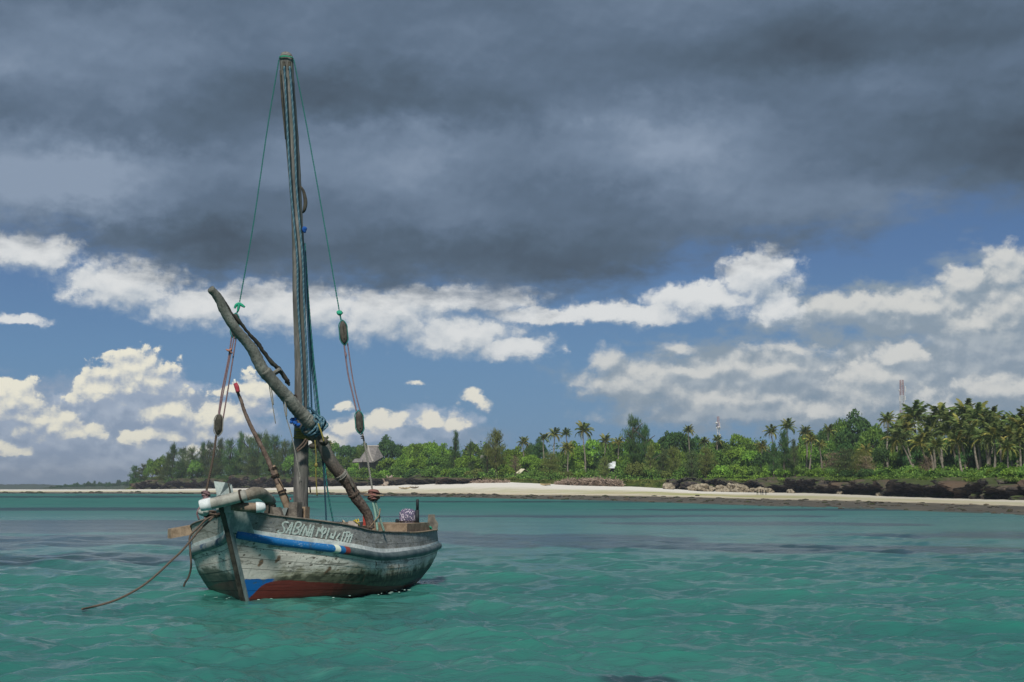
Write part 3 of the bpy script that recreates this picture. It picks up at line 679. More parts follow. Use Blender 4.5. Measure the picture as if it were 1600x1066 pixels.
# transom
tz = np.linspace(-1.5, 1, 26); R_ = [skin(1.0, q, 1) for q in tz]; L_ = [skin(1.0, q, -1) for q in tz]
TV = BW(np.array(R_ + L_)); n_ = len(tz)
boat.part('transom', (TV, [(i, n_ + i, n_ + i + 1, i + 1) for i in range(n_ - 1)]), M_STEM, smooth=False)
# moulded strips that follow the side: section given as (out, up) pairs round point q on the skin
def moulding(name, side, t0, t1, q, sec, mat, n=60, parent=None, end=True, zoff=0., taper=None):
    t = np.linspace(t0, t1, n); base = skin(t, np.full(n, q), side); nn = hnorm(t, np.full(n, q)).copy(); nn[..., 0] *= side; nn[..., 2] = 0
    nn /= np.linalg.norm(nn, axis=-1)[:, None]; k = len(sec); V = []
    for i in range(n):
        g = 1 if taper is None else np.interp(t[i], *taper)
        for (o, u) in sec: V.append(base[i] + nn[i] * o * g + np.array([0, 0, u * g + zoff]))
    F = []
    for i in range(n - 1):
        for j in range(k):
            a, b_ = i * k + j, i * k + (j + 1) % k; F.append((a, b_, b_ + k, a + k) if side < 0 else (a, a + k, b_ + k, b_))
    F.append(tuple(range(k))); F.append(tuple((n - 1) * k + j for j in range(k))[::-1])
    V = np.array(V); uv = np.stack([(V[:, 1] + .7) * side, V[:, 2]], -1)
    return boat.part(name, (BW(V), F), mat, parent, True, uv)
half = [(-.03, -.085)] + [(.075 * cos(a) , .085 * sin(a)) for a in np.linspace(-pi / 2, pi / 2, 8)] + [(-.03, .085)]
def strake(b):
    u, z = b.sep(b.uv())[:2]; port = b.m('GREATER_THAN', u, 0); q = b.obj()
    n = b.noise(q, 3, 6, .65)[0]; f = b.noise(q, 22, 5, .7)[0]
    U = [uz(*p)[0] + .7 for p in ((517, 857), (526, 858), (534, 859), (542, 860))]
    grey = b.mix(b.rng(n, .38, .62), (.055, .085, .095), (.13, .165, .165))
    def seg(a, b_): return b.m('MULTIPLY', b.m('GREATER_THAN', u, a), b.m('LESS_THAN', u, b_))
    bluef = b.mix(b.rng(n, .55, .7), (.005, .120, .33), (.02, .08, .17))
    bluef = b.mix(b.m('MULTIPLY', b.rng(f, .60, .64), b.rng(u, .6, 2.0, .25, 1)), bluef, (.50, .60, .62))
    c = b.mix(seg(0, U[0]), grey, bluef)
    c = b.mix(seg(U[0], U[1]), c, (.55, .60, .50)); c = b.mix(seg(U[1], U[2]), c, (.010, .12, .31)); c = b.mix(seg(U[2], U[3]), c, (.20, .035, .03))
    sb = b.m('SUBTRACT', 1, port)
    wb = b.mix(b.rng(n, .38, .55), (.02, .055, .11), (.17, .20, .20)); wb = b.mix(b.rng(f, .60, .66), wb, (.34, .38, .38))
    c = b.mix(sb, c, wb)
    return principled(b, c, .6, b.bump(b.m('ADD', n, f), .5, .01), .35)
M_STRAKE = material('painted rubbing strake', strake)
moulding('rubbing_strake', 1, .012, 1, 0, half, M_STRAKE, 90, taper=([0, .02, 1], [.8, 1, 1]))
moulding('rubbing_strake', -1, .004, 1, 0, half, M_STRAKE, 70)
M_BAND = mottled('whitened band', (.50, .52, .51), (.80, .82, .80), 5, .7, .4)
surf('white_band', 1, .010, 1, .13, .315, M_BAND, .014, 80, 3, .02)
surf('white_band', -1, .004, 1, .13, .29, M_BAND, .014, 60, 3, .02)
capsec = [(-.06, -.004), (.022, -.004), (.026, .012), (.018, .028), (-.06, .028)]
moulding('rail_cap', 1, .05, .62, 1, capsec, M_GREYWOOD, 60)
moulding('rail_cap', 1, .622, 1, 1, capsec, M_TANWOOD, 40, zoff=.002)
moulding('rail_cap', -1, .03, 1, 1, capsec, M_GREYWOOD, 60)
# inner side, foredeck and floor
for side in (1, -1): surf('inner_lining', side, .02, .995, .0, .97, M_GREYWOOD, -.085, 40, 4, .02)
def deck(name, t0, t1, q, dz, mat, n=24, planks=7):
    t = np.linspace(t0, t1, n); P = skin(t, np.full(n, q), 1, -.10)
    for k in range(planks):
        a, b_ = -1 + 2 * k / planks + .006, -1 + 2 * (k + 1) / planks - .006
        V = []; 
        for p in P:
            for m_ in (a, b_):
                for dd in (0, -.03): V.append([p[0] * m_, p[1], p[2] + dz + dd + .02 * (1 - m_ * m_)])
        F = []
        for i in range(n - 1):
            o = i * 4; F += [(o, o + 2, o + 6, o + 4), (o + 1, o + 5, o + 7, o + 3), (o, o + 4, o + 5, o + 1), (o + 2, o + 3, o + 7, o + 6)]
        F += [(0, 1, 3, 2), (n * 4 - 4, n * 4 - 2, n * 4 - 1, n * 4 - 3)]
        boat.part(name, (BW(np.array(V)), F), mat, smooth=False)
deck('deck_plank', .05, .30, .30, 0, M_GREYWOOD)
deck('floor_plank', .31, .70, -.25, 0, M_GREYWOOD, planks=9)
deck('stern_deck_plank', .71, .985, .55, 0, M_TANWOOD, planks=9)
# stem post: heavy timber with a dark worn leading edge
ts = np.linspace(1.03, -1.5, 22)
def stemline(q):
    a = hull(0., np.clip(q, -1.5, 1.0)); a = a.copy(); a[2] += max(0, q - 1) * .5; a[1] -= max(0, q - 1) * .24; a[0] = 0; return a
V = []
for q in ts:
    p = stemline(q); w = .045 * (1 + .25 * (q > .5)); V += [p + np.array([dx, dy, 0]) for dx, dy in ((-w, -.10), (w, -.10), (w + .02, .34), (-w - .02, .34))]
F = []
for i in range(len(ts) - 1):
    for j in range(4): F.append((i*4+j, i*4+(j+1) % 4, i*4+4+(j+1) % 4, i*4+4+j))
F += [(3, 2, 1, 0)]
stem = boat.part('stem_post', (BW(np.array(V)), F), M_STEM, smooth=False)
V = []
for q in ts:
    p = stemline(q); w = .034; V += [p + np.array([dx, dy, 0]) for dx, dy in ((-w - .006, -.15), (w + .004, -.15), (w + .008, -.095), (-w - .010, -.095))]
boat.part('stem_edge', (BW(np.array(V)), F), M_DARKWOOD, stem, smooth=False)
# wide painted cheek boards behind the stem, port
surf('cheek_board', 1, .0, .052, .06, .97, M_STEM, .022, 5, 8, .02)
# flared stem head
Yh = 29.55
def Wq(pts, Y): return [W(x, y, Y) for x, y in pts]
A = Wq([(339, 775), (334, 752), (352, 754), (343.5, 774)], Yh - .10); Bk = Wq([(347, 774), (350, 757), (365, 760), (366, 774)], Yh + .12)
V = np.array(A + [W(362, 757, Yh + .05), W(366, 775, Yh + .05)] + [W(337, 753, Yh + .3), W(342, 775, Yh + .3), W(362, 758, Yh + .3), W(366, 775, Yh + .3)])
head = boat.part('stem_head', (V, [(0, 1, 2, 3), (3, 2, 4, 5), (1, 6, 8, 4, 2), (0, 7, 6, 1), (5, 4, 8, 9), (7, 9, 8, 6), (0, 3, 5, 9, 7)][:]), mottled('chalky pale blue paint', (.24, .30, .30), (.46, .52, .50), 5, .85, .5), smooth=False)
boat.part('stem_neck', box(W(352, 787, Yh + .12), (.14, 0, 0), (0, .16, 0), (0, 0, .17)), M_STEM, smooth=False)
boat.part('head_rope', tube([W(357, 756, Yh - .02), W(358.5, 762, Yh - .03), W(360, 776, Yh - .02)], .012, 6, 12), M_DARKWOOD, head)

# lettering painted on the bow, built as thin brush strokes lying on the bulwark
def letter_mat(b):
    n = b.noise(b.obj(), 30, 5, .7)[0]
    return principled(b, b.mix(b.rng(n, .35, .65), (.44, .52, .49), (.64, .70, .66)), .8, None, .2)
M_LET = material('pale brushed paint', letter_mat)
STROKES = [
 ('S', [[(350, 195), (300, 172), (262, 195), (248, 235), (272, 285), (275, 335), (240, 372), (150, 368)], [(150, 366), (172, 322)]]),
 ('A', [[(300, 378), (365, 280), (432, 180)], [(428, 185), (400, 290), (365, 405)], [(345, 322), (398, 318)]]),
 ('B', [[(490, 190), (455, 290), (420, 392)], [(490, 188), (560, 185), (578, 215), (548, 265), (480, 292)], [(500, 292), (538, 325), (510, 378), (420, 392)]]),
 ('I', [[(640, 215), (590, 310), (540, 412)]]),
 ('N', [[(595, 428), (660, 250)], [(660, 252), (672, 340), (682, 428)], [(682, 428), (755, 215)]]),
 ('A', [[(700, 440), (752, 340), (805, 240)], [(800, 245), (780, 350), (755, 455)], [(738, 365), (785, 372)]]),
 ('M', [[(840, 442), (868, 355), (895, 272)], [(895, 275), (905, 312), (915, 352)], [(915, 352), (970, 248)], [(970, 250), (935, 372)]]),
 ('O', [[(992, 292), (958, 330), (948, 378), (975, 392), (1008, 350), (1022, 305), (992, 292)], [(962, 390), (938, 462)]]),
 ('I', [[(1085, 288), (1050, 380), (1012, 485)], [(1062, 300), (1085, 288)]]),
 ('W', [[(1122, 378), (1092, 465)], [(1095, 465), (1135, 430)], [(1135, 430), (1138, 474), (1195, 345)]]),
 ('E', [[(1272, 380), (1235, 430), (1200, 480)], [(1198, 482), (1228, 502), (1255, 512)]]),
 ('D', [[(1282, 548), (1315, 450), (1345, 355)], [(1345, 357), (1390, 395), (1335, 540)]]),
 ('A', [[(1380, 362), (1452, 368)], [(1450, 370), (1395, 545)], [(1395, 440), (1440, 430), (1500, 398)], [(1488, 405), (1440, 552)]])]
for ch, sts in STROKES:
    gs = []
    for stt in sts:
        pts = [(420 + x / 11.43, 800 + y / 11.43) for x, y in stt]; tq = np.array([on_skin(x, y, True) for x, y in pts])
        n = 14; path = smoothpath(np.c_[tq, tq[:, :1] * 0], n)[:, :2] if len(tq) > 2 else np.linspace(tq[0], tq[1], n)
        P = skin(path[:, 0], path[:, 1], 1, .0085); N = hnorm(path[:, 0], path[:, 1]); T_ = np.gradient(P, axis=0); S_ = np.cross(N, T_); S_ /= np.linalg.norm(S_, axis=1)[:, None] + 1e-9
        wd = (.0155 * (1 + .28 * np.sin(np.arange(n) * 1.7 + len(gs))) * np.interp(np.arange(n), [0, 1, n - 2, n - 1], [.7, 1, 1, .6]))[:, None]
        V = np.stack([P - S_ * wd, P + S_ * wd, P - S_ * wd - N * .006, P + S_ * wd - N * .006], 1).reshape(-1, 3); F = []
        for i in range(n - 1):
            o = i * 4; F += [(o, o + 1, o + 5, o + 4), (o, o + 4, o + 6, o + 2), (o + 1, o + 3, o + 7, o + 5)]
        gs.append((BW(V), F))
    boat.part('painted_letter', join(*gs), M_LET, smooth=False)

# bitts, knees and crossbeams on the foredeck
def Wbox(px0, py0, px1, py1, Y, dY, rot=0, tilt=0):
    c = (W(px0, py0, Y) + W(px1, py1, Y)) / 2; w = abs(W(px1, py0, Y) - W(px0, py0, Y))[0] / 2; h = abs(W(px0, py0, Y)[2] - W(px0, py1, Y)[2]) / 2
    ax = np.array([cos(rot), sin(rot), 0]); ay = np.array([-sin(rot), cos(rot), 0]); az = np.array([sin(tilt) * cos(rot), sin(tilt) * sin(rot), cos(tilt)])
    return box(c, ax * w, ay * dY, az * h)
bt = boat.part('mooring_bitt', Wbox(454, 785, 469, 818, 31.7, .11, -.35), M_GREYWOOD, smooth=False)
boat.part('mooring_bitt', Wbox(469.5, 792, 481, 818, 32.0, .10, -.35), M_TANWOOD, smooth=False)
boat.part('knee', Wbox(429, 792, 441, 812, 31.6, .07, -.2, -.35), M_GREYWOOD, smooth=False)
boat.part('knee', Wbox(440, 793, 448, 812, 31.8, .05, -.2, .35), M_STEM, smooth=False)
boat.part('cross_beam', Wbox(424, 797, 468, 815, 32.3, .09, -.15), M_DARKWOOD, smooth=False)
boat.part('cross_beam', Wbox(414, 788, 430, 813, 31.9, .08, -.1), M_DARKWOOD, smooth=False)
# stern bench box against the port quarter
ub = np.array([sin(PHI), cos(PHI), 0]); pb = np.array([cos(PHI), -sin(PHI), 0]); c0 = BW([1.40, 5.25, 1.30])
c0 = W(636, 826, 34.9)
boat.part('stern_bench', box(c0 - pb * 1.25 + ub * .78 + np.array([0, 0, -.01]), pb * 1.25, ub * .78, (0, 0, .115)), M_TANWOOD, smooth=False)
boat.part('bench_board', box(c0 - pb * .9 - ub * .9 + np.array([0, 0, -.03]), pb * .06, ub * 1.2, (0, 0, .10)), M_TANWOOD, smooth=False)
# rudder head
RH = [(667.5, 826), (669, 804), (679.5, 804), (680, 811), (685, 818), (683.5, 828)]
Y0 = 37.3; V = np.array(Wq(RH, Y0) + Wq(RH, Y0 + .12)); k = len(RH)
boat.part('rudder_head', (V, [tuple(range(k))[::-1], tuple(range(k, 2 * k))] + [(i, (i + 1) % k, k + (i + 1) % k, k + i) for i in range(k)]), M_GREYWOOD, smooth=False)
boat.part('rudder_blade', box(BW([0, 7.15, .25]), pb * .035, ub * .24, (0, 0, .75)), M_DARKWOOD, smooth=False)
# mast
MY = 33.0
mp = [(470.5, 822), (470, 780), (470.5, 700), (470, 640), (470, 560), (467.5, 470), (466.5, 400), (463.5, 330), (460, 270), (455, 200), (449.5, 130), (447.5, 92), (447.5, 84)]
mY = np.linspace(33.0, 32.5, len(mp)); mr = np.array([11.5, 12, 12, 10.5, 10.2, 10.6, 10.2, 9.2, 10.4, 11.0, 11.2, 11.2, 7.5]) * 33 / FPX
MP = np.array([W(x, y, Y) for (x, y), Y in zip(mp, mY)]); mr = mr * .96
def mastmat(b):
    p = b.v('MULTIPLY', b.obj(), (1, 1, .12)); n = b.noise(p, 7, 6, .7)[0]; g = b.noise(p, 45, 4, .7)[0]; k = b.noise(b.obj(), 1.3, 4, .6)[0]
    c = b.mix(b.rng(n, .35, .65), (.10, .098, .094), (.25, .24, .225)); c = b.mix(b.m('MULTIPLY', b.rng(k, .45, .65), .5), c, (.10, .115, .095))
    c = b.mix(b.m('MULTIPLY', b.rng(g, .58, .7), .7), c, (.03, .028, .028))
    v = b.voro(b.v('MULTIPLY', b.obj(), (1, 1, .5)), 1.9)[0]
    c = b.mix(b.rng(v, .10, .05), c, (.03, .02, .02))
    return principled(b, c, .85, b.bump(b.m('ADD', n, g), .8, .02), .2)
M_MAST = material('old mast timber', mastmat)
mast = boat.part('mast', tube(MP, mr, 16, 90, wob=.018), M_MAST)
def ropemat(name, c1, c2, sc_=60):
    return mottled(name, c1, c2, sc_, .9, .6, (1, 1, 1), .15, .004)
R_TEAL = ropemat('teal rope', (.020, .115, .105), (.05, .24, .21))
R_BLUE = ropemat('faded blue rope', (.035, .095, .14), (.10, .20, .26))
R_PALE = ropemat('pale blue strand', (.10, .19, .24), (.20, .31, .35))
R_NAVY = ropemat('dark blue rope', (.015, .045, .075), (.04, .10, .14))
R_PINK = ropemat('faded red and white rope', (.14, .075, .085), (.30, .22, .23))
R_BROWN = ropemat('brown coir rope', (.075, .055, .045), (.165, .13, .105))
R_DARK = ropemat('wet dark rope', (.025, .02, .018), (.07, .055, .045))
R_YEL = ropemat('dirty yellow rope', (.15, .125, .03), (.30, .27, .09))
R_YEL2 = ropemat('bright yellow rope', (.40, .30, .03), (.55, .45, .08))
R_STR = ropemat('bleached string', (.16, .16, .14), (.32, .31, .28))
R_GREEN = ropemat('bright green rope', (.015, .22, .13), (.05, .42, .27))
boat.part('masthead_band', join(ring(W(447.3, 91.5, 32.5), (0, .03, 1), .150, .009), ring(W(447.3, 90.2, 32.5), (.05, 0, 1), .146, .008)), R_GREEN, mast)
boat.part('masthead_sheave', join(box(W(443.6, 103, 32.33), (.028, 0, 0), (0, .03, 0), (0, 0, .09)), box(W(452, 103, 32.33), (.028, 0, 0), (0, .03, 0), (0, 0, .09))), M_DARKWOOD, mast, smooth=False)
boat.part('mast_cleat', tube([W(470, 291, 32.55), W(474.5, 300, 32.5), W(477.3, 316, 32.5), W(475.5, 328, 32.5), W(473, 333, 32.55)], [.014, .035, .045, .038, .014], 8, 20), M_DARKWOOD, mast)
boat.part('bark_strip', tube([W(438, 110, 32.38), W(441.5, 160, 32.38), W(446, 218, 32.42)], [.02, .028, .01], 6, 16), M_DARKWOOD, mast)

# ---- yard: two crooked poles scarfed together
yu = [(329, 451), (341, 466), (352, 489), (368, 514), (384, 533), (396, 549), (404, 565), (412, 580), (424, 594), (440, 610), (455, 626)]
yr = [6, 7, 7.4, 7.6, 8, 8.8, 9.4, 9.4, 8.4, 7.6, 6]
yl = [(415, 579), (430, 600), (448, 620), (463, 638), (476, 652), (485, 661), (489, 665)]
ylr = [8, 9.6, 10, 10.6, 10.8, 10.4, 7]
yb = [(480, 668), (492, 681), (504, 696), (517, 722), (532, 741), (545, 757), (556, 778), (567, 792), (576, 808), (579, 826)]
ybr = [9.6, 9.8, 9.8, 9.8, 9.6, 9.0, 8.2, 7.6, 7, 6.2]
def yardY(px): return np.interp(px, [325, 470, 580], [30.6, 32.35, 33.6])
YU = np.array([W(x, y, yardY(x) + (.05 if i > 8 else 0)) for i, (x, y) in enumerate(yu)]); YL = np.array([W(x, y, yardY(x) - .12) for x, y in yl]); YLO = np.array([W(x, y, yardY(x)) for x, y in yb])
def sparmat(b):
    p = b.obj(); n = b.noise(p, 2.2, 6, .7)[0]; g = b.noise(p, 26, 5, .7)[0]
    c = b.mix(b.rng(n, .35, .65), (.115, .12, .105), (.27, .275, .245)); c = b.mix(b.m('MULTIPLY', b.rng(g, .52, .66), .7), c, (.045, .045, .038))
    z = b.sep(p)[2]; c = b.mix(b.rng(z, 2.2, 1.0), c, b.mix(b.rng(g, .4, .6), (.075, .058, .050), (.185, .145, .12)))
    return principled(b, c, .85, b.bump(b.m('ADD', n, g), .9, .02), .2)
M_SPAR = material('crooked spar bark', sparmat)
yard = Thing('yard', 'long crooked grey wooden spar of joined poles, slung across the mast at a slant', 'spar', tuple(YLO[-1]))
up = yard.part('upper_pole', tube(YU, np.array(yr) * yardY(np.array([p[0] for p in yu])) / FPX, 12, 70, wob=.035), M_SPAR)
lp = yard.part('middle_pole', tube(YL, np.array(ylr) * yardY(np.array([p[0] for p in yl])) / FPX, 12, 90, wob=.03), M_SPAR)
lw = yard.part('lower_pole', tube(YLO, np.array(ybr) * yardY(np.array([p[0] for p in yb])) / FPX, 12, 80, wob=.03), M_SPAR)
bark = [(342, 458), (352, 474), (362, 490), (374, 503), (387, 519), (400, 533), (411, 549), (424, 566), (437, 578), (449, 596), (452, 603)]
yard.part('bark_ridge', tube([W(x, y, yardY(x) - .01) for x, y in bark], [.02, .035, .03, .042, .03, .045, .04, .05, .05, .05, .02], 7, 60, wob=.14), M_DARKWOOD, up)
def wrap(c, d, r, tr, n, mat, name, th, parent=None, pitch=None, sx=1):
    d = np.asarray(d, float); d /= np.linalg.norm(d); a = np.cross(d, (0.1, .9, .2)); a /= np.linalg.norm(a); b_ = np.cross(d, a); t = np.linspace(0, n * 2 * pi, n * 14)
    P = np.asarray(c) + r * (np.cos(t)[:, None] * a * sx + np.sin(t)[:, None] * b_) * (1 + .03 * np.sin(t * .37))[:, None] + d * ((t / (2 * pi) - n / 2) * (pitch or tr * 1.9))[:, None]
    return th.part(name, tube(P, tr, 6), mat, parent)
def dirat(P, i): return P[min(i + 1, len(P) - 1)] - P[max(i - 1, 0)]
wrap(W(431, 582, yardY(431)), (0.5, 0, -.75), .125, .010, 3, R_STR, 'wrapping', yard, up)
wrap(W(455, 625, yardY(455)), dirat(YL, 2), .145, .008, 2, R_DARK, 'wrapping', yard, lp)
wrap(W(533, 742, yardY(533)), dirat(YLO, 4), .135, .012, 4, R_STR, 'wrapping', yard, lw)
wrap(W(553, 772, yardY(553)), dirat(YLO, 6), .125, .010, 3, R_BROWN, 'wrapping', yard, lw)
yard.part('splint', tube([W(530, 729, 33.0), W(543, 744, 33.05), (W(553, 763, 33.1))], [.012, .05, .02], 7, 14, wob=.1), M_GREYWOOD, lw)

# ---- lashing of yard to mast
lash = Thing('rope_lashing', 'thick faded blue braided rope wound round the spar where it crosses the mast', 'rope', tuple(W(481, 672, 32.5)))
def hank(c, ax, r, tr, sx, k):
    ax = np.asarray(ax, float); ax /= np.linalg.norm(ax); a = np.cross(ax, (0, 1, .1)); a /= np.linalg.norm(a); b_ = np.cross(ax, a); t = np.linspace(0, 2 * pi, 34)
    P = c + r * (np.cos(t)[:, None] * a * sx + np.sin(t)[:, None] * b_) + ax * (.02 * np.sin(t * 2 + k))[:, None]
    o = lash.part('rope_turn', twisted(P, tr, 3, .09, 5, 40), R_BLUE); two_tone(o, R_PALE, 3)
axd = W(500, 678, 32.5) - W(476, 652, 32.5)
for k in range(9): hank(W(483 + k * 1.9, 659.5 + k * 1.6, 32.52 + .012 * k), axd + np.array([.05 * sin(k * 2), .3 * sin(k * 1.7), .06 * cos(k)]), .195 + .03 * sin(pi * k / 8), .027, 1.12, k)
for k in range(4): hank(W(491 + k * 2, 655 + k * 4, 32.50), (.75, .5 * sin(k), .3 - .1 * k), .20, .024, .75, k + 3)
lash.part('rope_turn', twisted([W(480, 636, 32.5), W(487, 640, 32.45), W(497, 652, 32.4), W(503, 668, 32.4)], .028, 3, .09, 5), R_NAVY)
y2 = Thing('rope_lashing', 'dirty yellow rope wound many times round the mast just below the spar', 'rope', tuple(W(475, 682, 32.5)))
for k in range(6):
    zc = W(480, 672.5 + k * 2.7, 32.85); y2.part('rope_turn', ring(zc + np.array([.02 * sin(k), 0, 0]), (.10 + .03 * sin(k * 2), .02, 1), .245 + .02 * sin(k * 1.7), .019, 22, 1.12), R_YEL)
lb = Thing('pulley_block', 'dark wooden pulley lashed below the spar on the right of the mast', 'pulley', tuple(W(502, 692, 32.6)))
lb.part('shell', lumpy(W(506, 690.5, 32.45), .095, .07, .085, 3, .06), M_DARKWOOD)
lb.part('shell', lumpy(W(489, 697, 32.6), .10, .06, .06, 5, .1), M_DARKWOOD)
lb.part('pin', tube([W(500, 690, 32.4), W(507, 690.5, 32.36)], .022, 8), M_GREYWOOD)
for i, pts in enumerate([[(478, 686), (472, 694), (463, 703)], [(481, 688), (475, 697), (464, 706)]]):
    y2.part('rope_tail', twisted([W(x, y, 32.5) for x, y in pts], .022, 3, .08, 5), R_BROWN)
y2.part('rope_tail', tube([W(492, 688, 32.3), W(494, 715, 32.35), W(493.5, 740, 32.35), W(495.5, 775, 32.4)], .013, 6, 30), R_YEL)
y2.part('rope_tail', lumpy(W(494, 727, 32.33), .035, .035, .05, 3, .2, 8, 6), R_YEL)
y2.part('rope_tail', tube([W(497, 662, 32.3), W(503, 678, 32.25), W(506, 690, 32.25)], .018, 6, 14), R_YEL)
rag = Thing('rag', 'bright blue scrap of cloth knotted to the left of the mast under the spar', 'cloth', tuple(W(460, 664, 32.3)))
M_RAG = mottled('blue cloth', (.008, .055, .26), (.02, .12, .42), 20, .9, .8)
for i, (x, y, r) in enumerate([(457, 656, 3.6), (461, 661, 4.4), (466, 664, 3.6), (455, 660, 2.6), (462, 654.5, 2.4)]):
    rag.part('fold', lumpy(W(x, y, 32.25 - .01 * i), r * .0138, .04, r * .011, i + 3, .45, 12, 8), M_RAG)
knot = single('rope_knot', lumpy(W(475.5, 358.5, 32.5), .05, .05, .06, 9, .4), M_RAG, 'small blue knot on the right side of the mast, halfway up', 'knot')

# ---- halyards
def halyard(pts, Y0_, Y1_, r, mat, label, twist=True, group=None, n=60):
    P = [W(x, y, Y0_ + (Y1_ - Y0_) * i / (len(pts) - 1)) for i, (x, y) in enumerate(pts)]
    o = single('halyard', twisted(P, r, 3, .15, 5, n) if twist else tube(P, r, 7, n), mat, label, 'rope', group)
    two_tone(o, R_PALE if mat is R_BLUE else R_NAVY, 3); return o
dm = .17
def mx(y): return np.interp(y, [p[1] for p in mp][::-1], [p[0] for p in mp][::-1])
halyard([(mx(y) + o, y) for y, o in ((104, -4), (200, -6), (300, -7), (400, -2.5), (470, -2), (560, 1), (646, 4))], 32.24, 32.72, .025, R_BLUE, 'blue striped rope running down the mast face, left of its twin')
halyard([(mx(y) + o, y) for y, o in ((104, 4.5), (200, 4.5), (300, 2), (400, 6), (470, 7.5), (560, 9.5), (645, 12))], 32.24, 32.72, .025, R_BLUE, 'blue striped rope running down the mast face, right of its twin')
halyard([(475, 385), (479, 470), (484, 560), (487.5, 652)], 32.6, 32.5, .022, R_NAVY, 'thin dark rope hanging just right of the mast down to the lashing')
halyard([(476, 380), (486, 520), (496, 620), (503, 680), (511, 760), (520.5, 815)], 32.7, 32.9, .020, R_TEAL, 'teal rope slanting from mid mast to the deck, rightmost of the bundle')
halyard([(475.5, 380), (484, 520), (492, 620), (501, 692), (506, 740), (510, 817)], 32.8, 33.0, .019, R_NAVY, 'dark teal rope from mid mast to the deck, left of the rightmost fall')
halyard([(475, 395), (481, 500), (490, 600), (499, 690)], 32.75, 32.7, .021, R_BLUE, 'pale blue rope of the bundle beside the mast, ending at the lashing')
halyard([(476, 400), (483.5, 510), (494, 610), (503, 694)], 32.85, 32.8, .019, R_TEAL, 'teal rope of the bundle beside the mast, ending behind the lashing')

# ---- loose strings under the spar
single('hanging_string', join(tube([W(419.5, 592, 31.75), W(422, 612, 31.75), W(426, 635, 31.75), W(430.5, 662, 31.75)], .010, 5, 20), tube([W(421, 592, 31.7), W(425, 615, 31.7), W(427, 633, 31.7)], .014, 5, 14)), R_STR,
       'short bleached string dangling from the spar joint, left of the longer one', 'string')
single('hanging_string', join(tube([W(441, 618, 31.95), W(446, 648, 31.95), W(454, 675, 31.95), W(461, 705, 31.95), (W(470.5, 754, 31.95))], .011, 5, 30), tube([W(443, 618, 31.9), W(447, 638, 31.9), W(447.5, 651, 31.9)], .016, 5, 12),
       tube([W(468.5, 745, 31.95), W(467.5, 756, 31.95)], .009, 5)), R_STR, 'long bleached string dangling from the spar in front of the mast foot', 'string')
single('hanging_string', tube([W(484, 760, 33.3), W(485, 770, 33.3)], .016, 5, 5), R_DARK, 'short dark rope end hanging right of the mast foot', 'string')

# ---- shroud tackles
M_BLOCK = wood('old pulley wood', (.045, .042, .038), (.12, .11, .095), 9)
def pulley(th, px, y0, y1, Y, w, ang, mat=M_BLOCK):
    a, b_ = W(px - (y1 - y0) / 2 * math.tan(ang), y0, Y), W(px + (y1 - y0) / 2 * math.tan(ang), y1, Y); d = b_ - a
    P = [a + d * t for t in np.linspace(0, 1, 11)]; r = [w * k for k in (.35, .7, .9, 1, 1.05, 1.05, 1.05, 1, .9, .7, .35)]
    sh = th.part('pulley_shell', tube(P, r, 12), mat)
    th.part('pulley_slot', box(a + d * .5 + np.array([w * .12, -w * .98, 0]), (w * .2, 0, 0), (0, w * .12, 0), d * .27), M_DARKWOOD, sh, smooth=False)
    for s in (-1, 1): th.part('rope_strop', tube([a + d * -.05] + [a + d * t + np.array([s * w * (.62 if abs(t - .5) > .35 else 1.02), -w * .45, 0]) for t in np.linspace(.05, .95, 7)] + [a + d * 1.06], w * .14, 5, 24), R_TEAL if mat is M_BLOCK else R_STR, sh)
    return sh
lt = Thing('shroud', 'left mast stay of teal line, two pulleys and red ropes beside the bow', 'rigging', tuple(W(320, 828, 32.4)))
lt.part('stay_line', twisted([W(436, 93, 32.5), W(418, 200, 32.45), W(396, 350, 32.45), W(374.5, 472, 32.4)], .015, 2, .10, 5, 80), R_TEAL)
for pts in ([(374, 474), (369, 477), (366.5, 482)], [(374, 474), (378, 477), (382.5, 480)], [(374, 473), (373, 480), (371.5, 487)]):
    lt.part('rope_bow', tube([W(x, y, 32.35) for x, y in pts], [.03, .034, .022], 7, 12), R_GREEN)
lt.part('rope_eye', tube([W(374, 476, 32.4), W(371.5, 486, 32.4), W(368, 492, 32.4)], .018, 6, 10), R_TEAL)
pulley(lt, 367.5, 491, 527, 32.4, .085, -.06)
lt.part('fall_rope', tube([W(362, 526, 32.4), W(357, 560, 32.4), W(347, 610, 32.4), W(341, 650, 32.4)], .017, 6, 40), R_PINK)
lt.part('fall_rope', tube([W(366, 526, 32.38), W(360, 556, 32.38), W(350.5, 605, 32.38), W(342.5, 650, 32.38)], .015, 6, 40), R_PINK)
lt.part('fall_rope', tube([W(369.5, 524, 32.42), W(364, 560, 32.42), W(356, 610, 32.42), W(348.5, 655, 32.42)], .016, 6, 40), R_PINK)
lt.part('rope_bow', join(tube([W(353, 546, 32.35), W(358, 548, 32.33), W(362, 545, 32.35)], [.012, .03, .02], 6, 10), tube([W(357, 547, 32.35), W(363, 552, 32.33)], .018, 6)), ropemat('orange twine', (.28, .12, .09), (.42, .22, .17)))
pulley(lt, 342, 648, 680, 32.4, .088, -.05, M_DARKWOOD)
lt.part('lower_rope', twisted([W(338, 680, 32.4), W(333, 715, 32.4), W(326, 750, 32.4), W(321, 775, 32.4)], .026, 3, .12, 5), R_BROWN)
lt.part('knot', join(*[ring(W(321 + 1.6 * sin(k * 2.1), 770 + k * 2.4, 32.36), (.3 * sin(k), .4, 1), .058 + .022 * sin(k * 1.3 + 1), .021, 12) for k in range(7)]), R_PINK)
lt.part('lower_rope', tube([W(319, 784, 32.4), W(312, 793, 32.35), W(308, 802, 32.35), W(311, 812, 32.4)], .02, 6, 20), R_PINK)
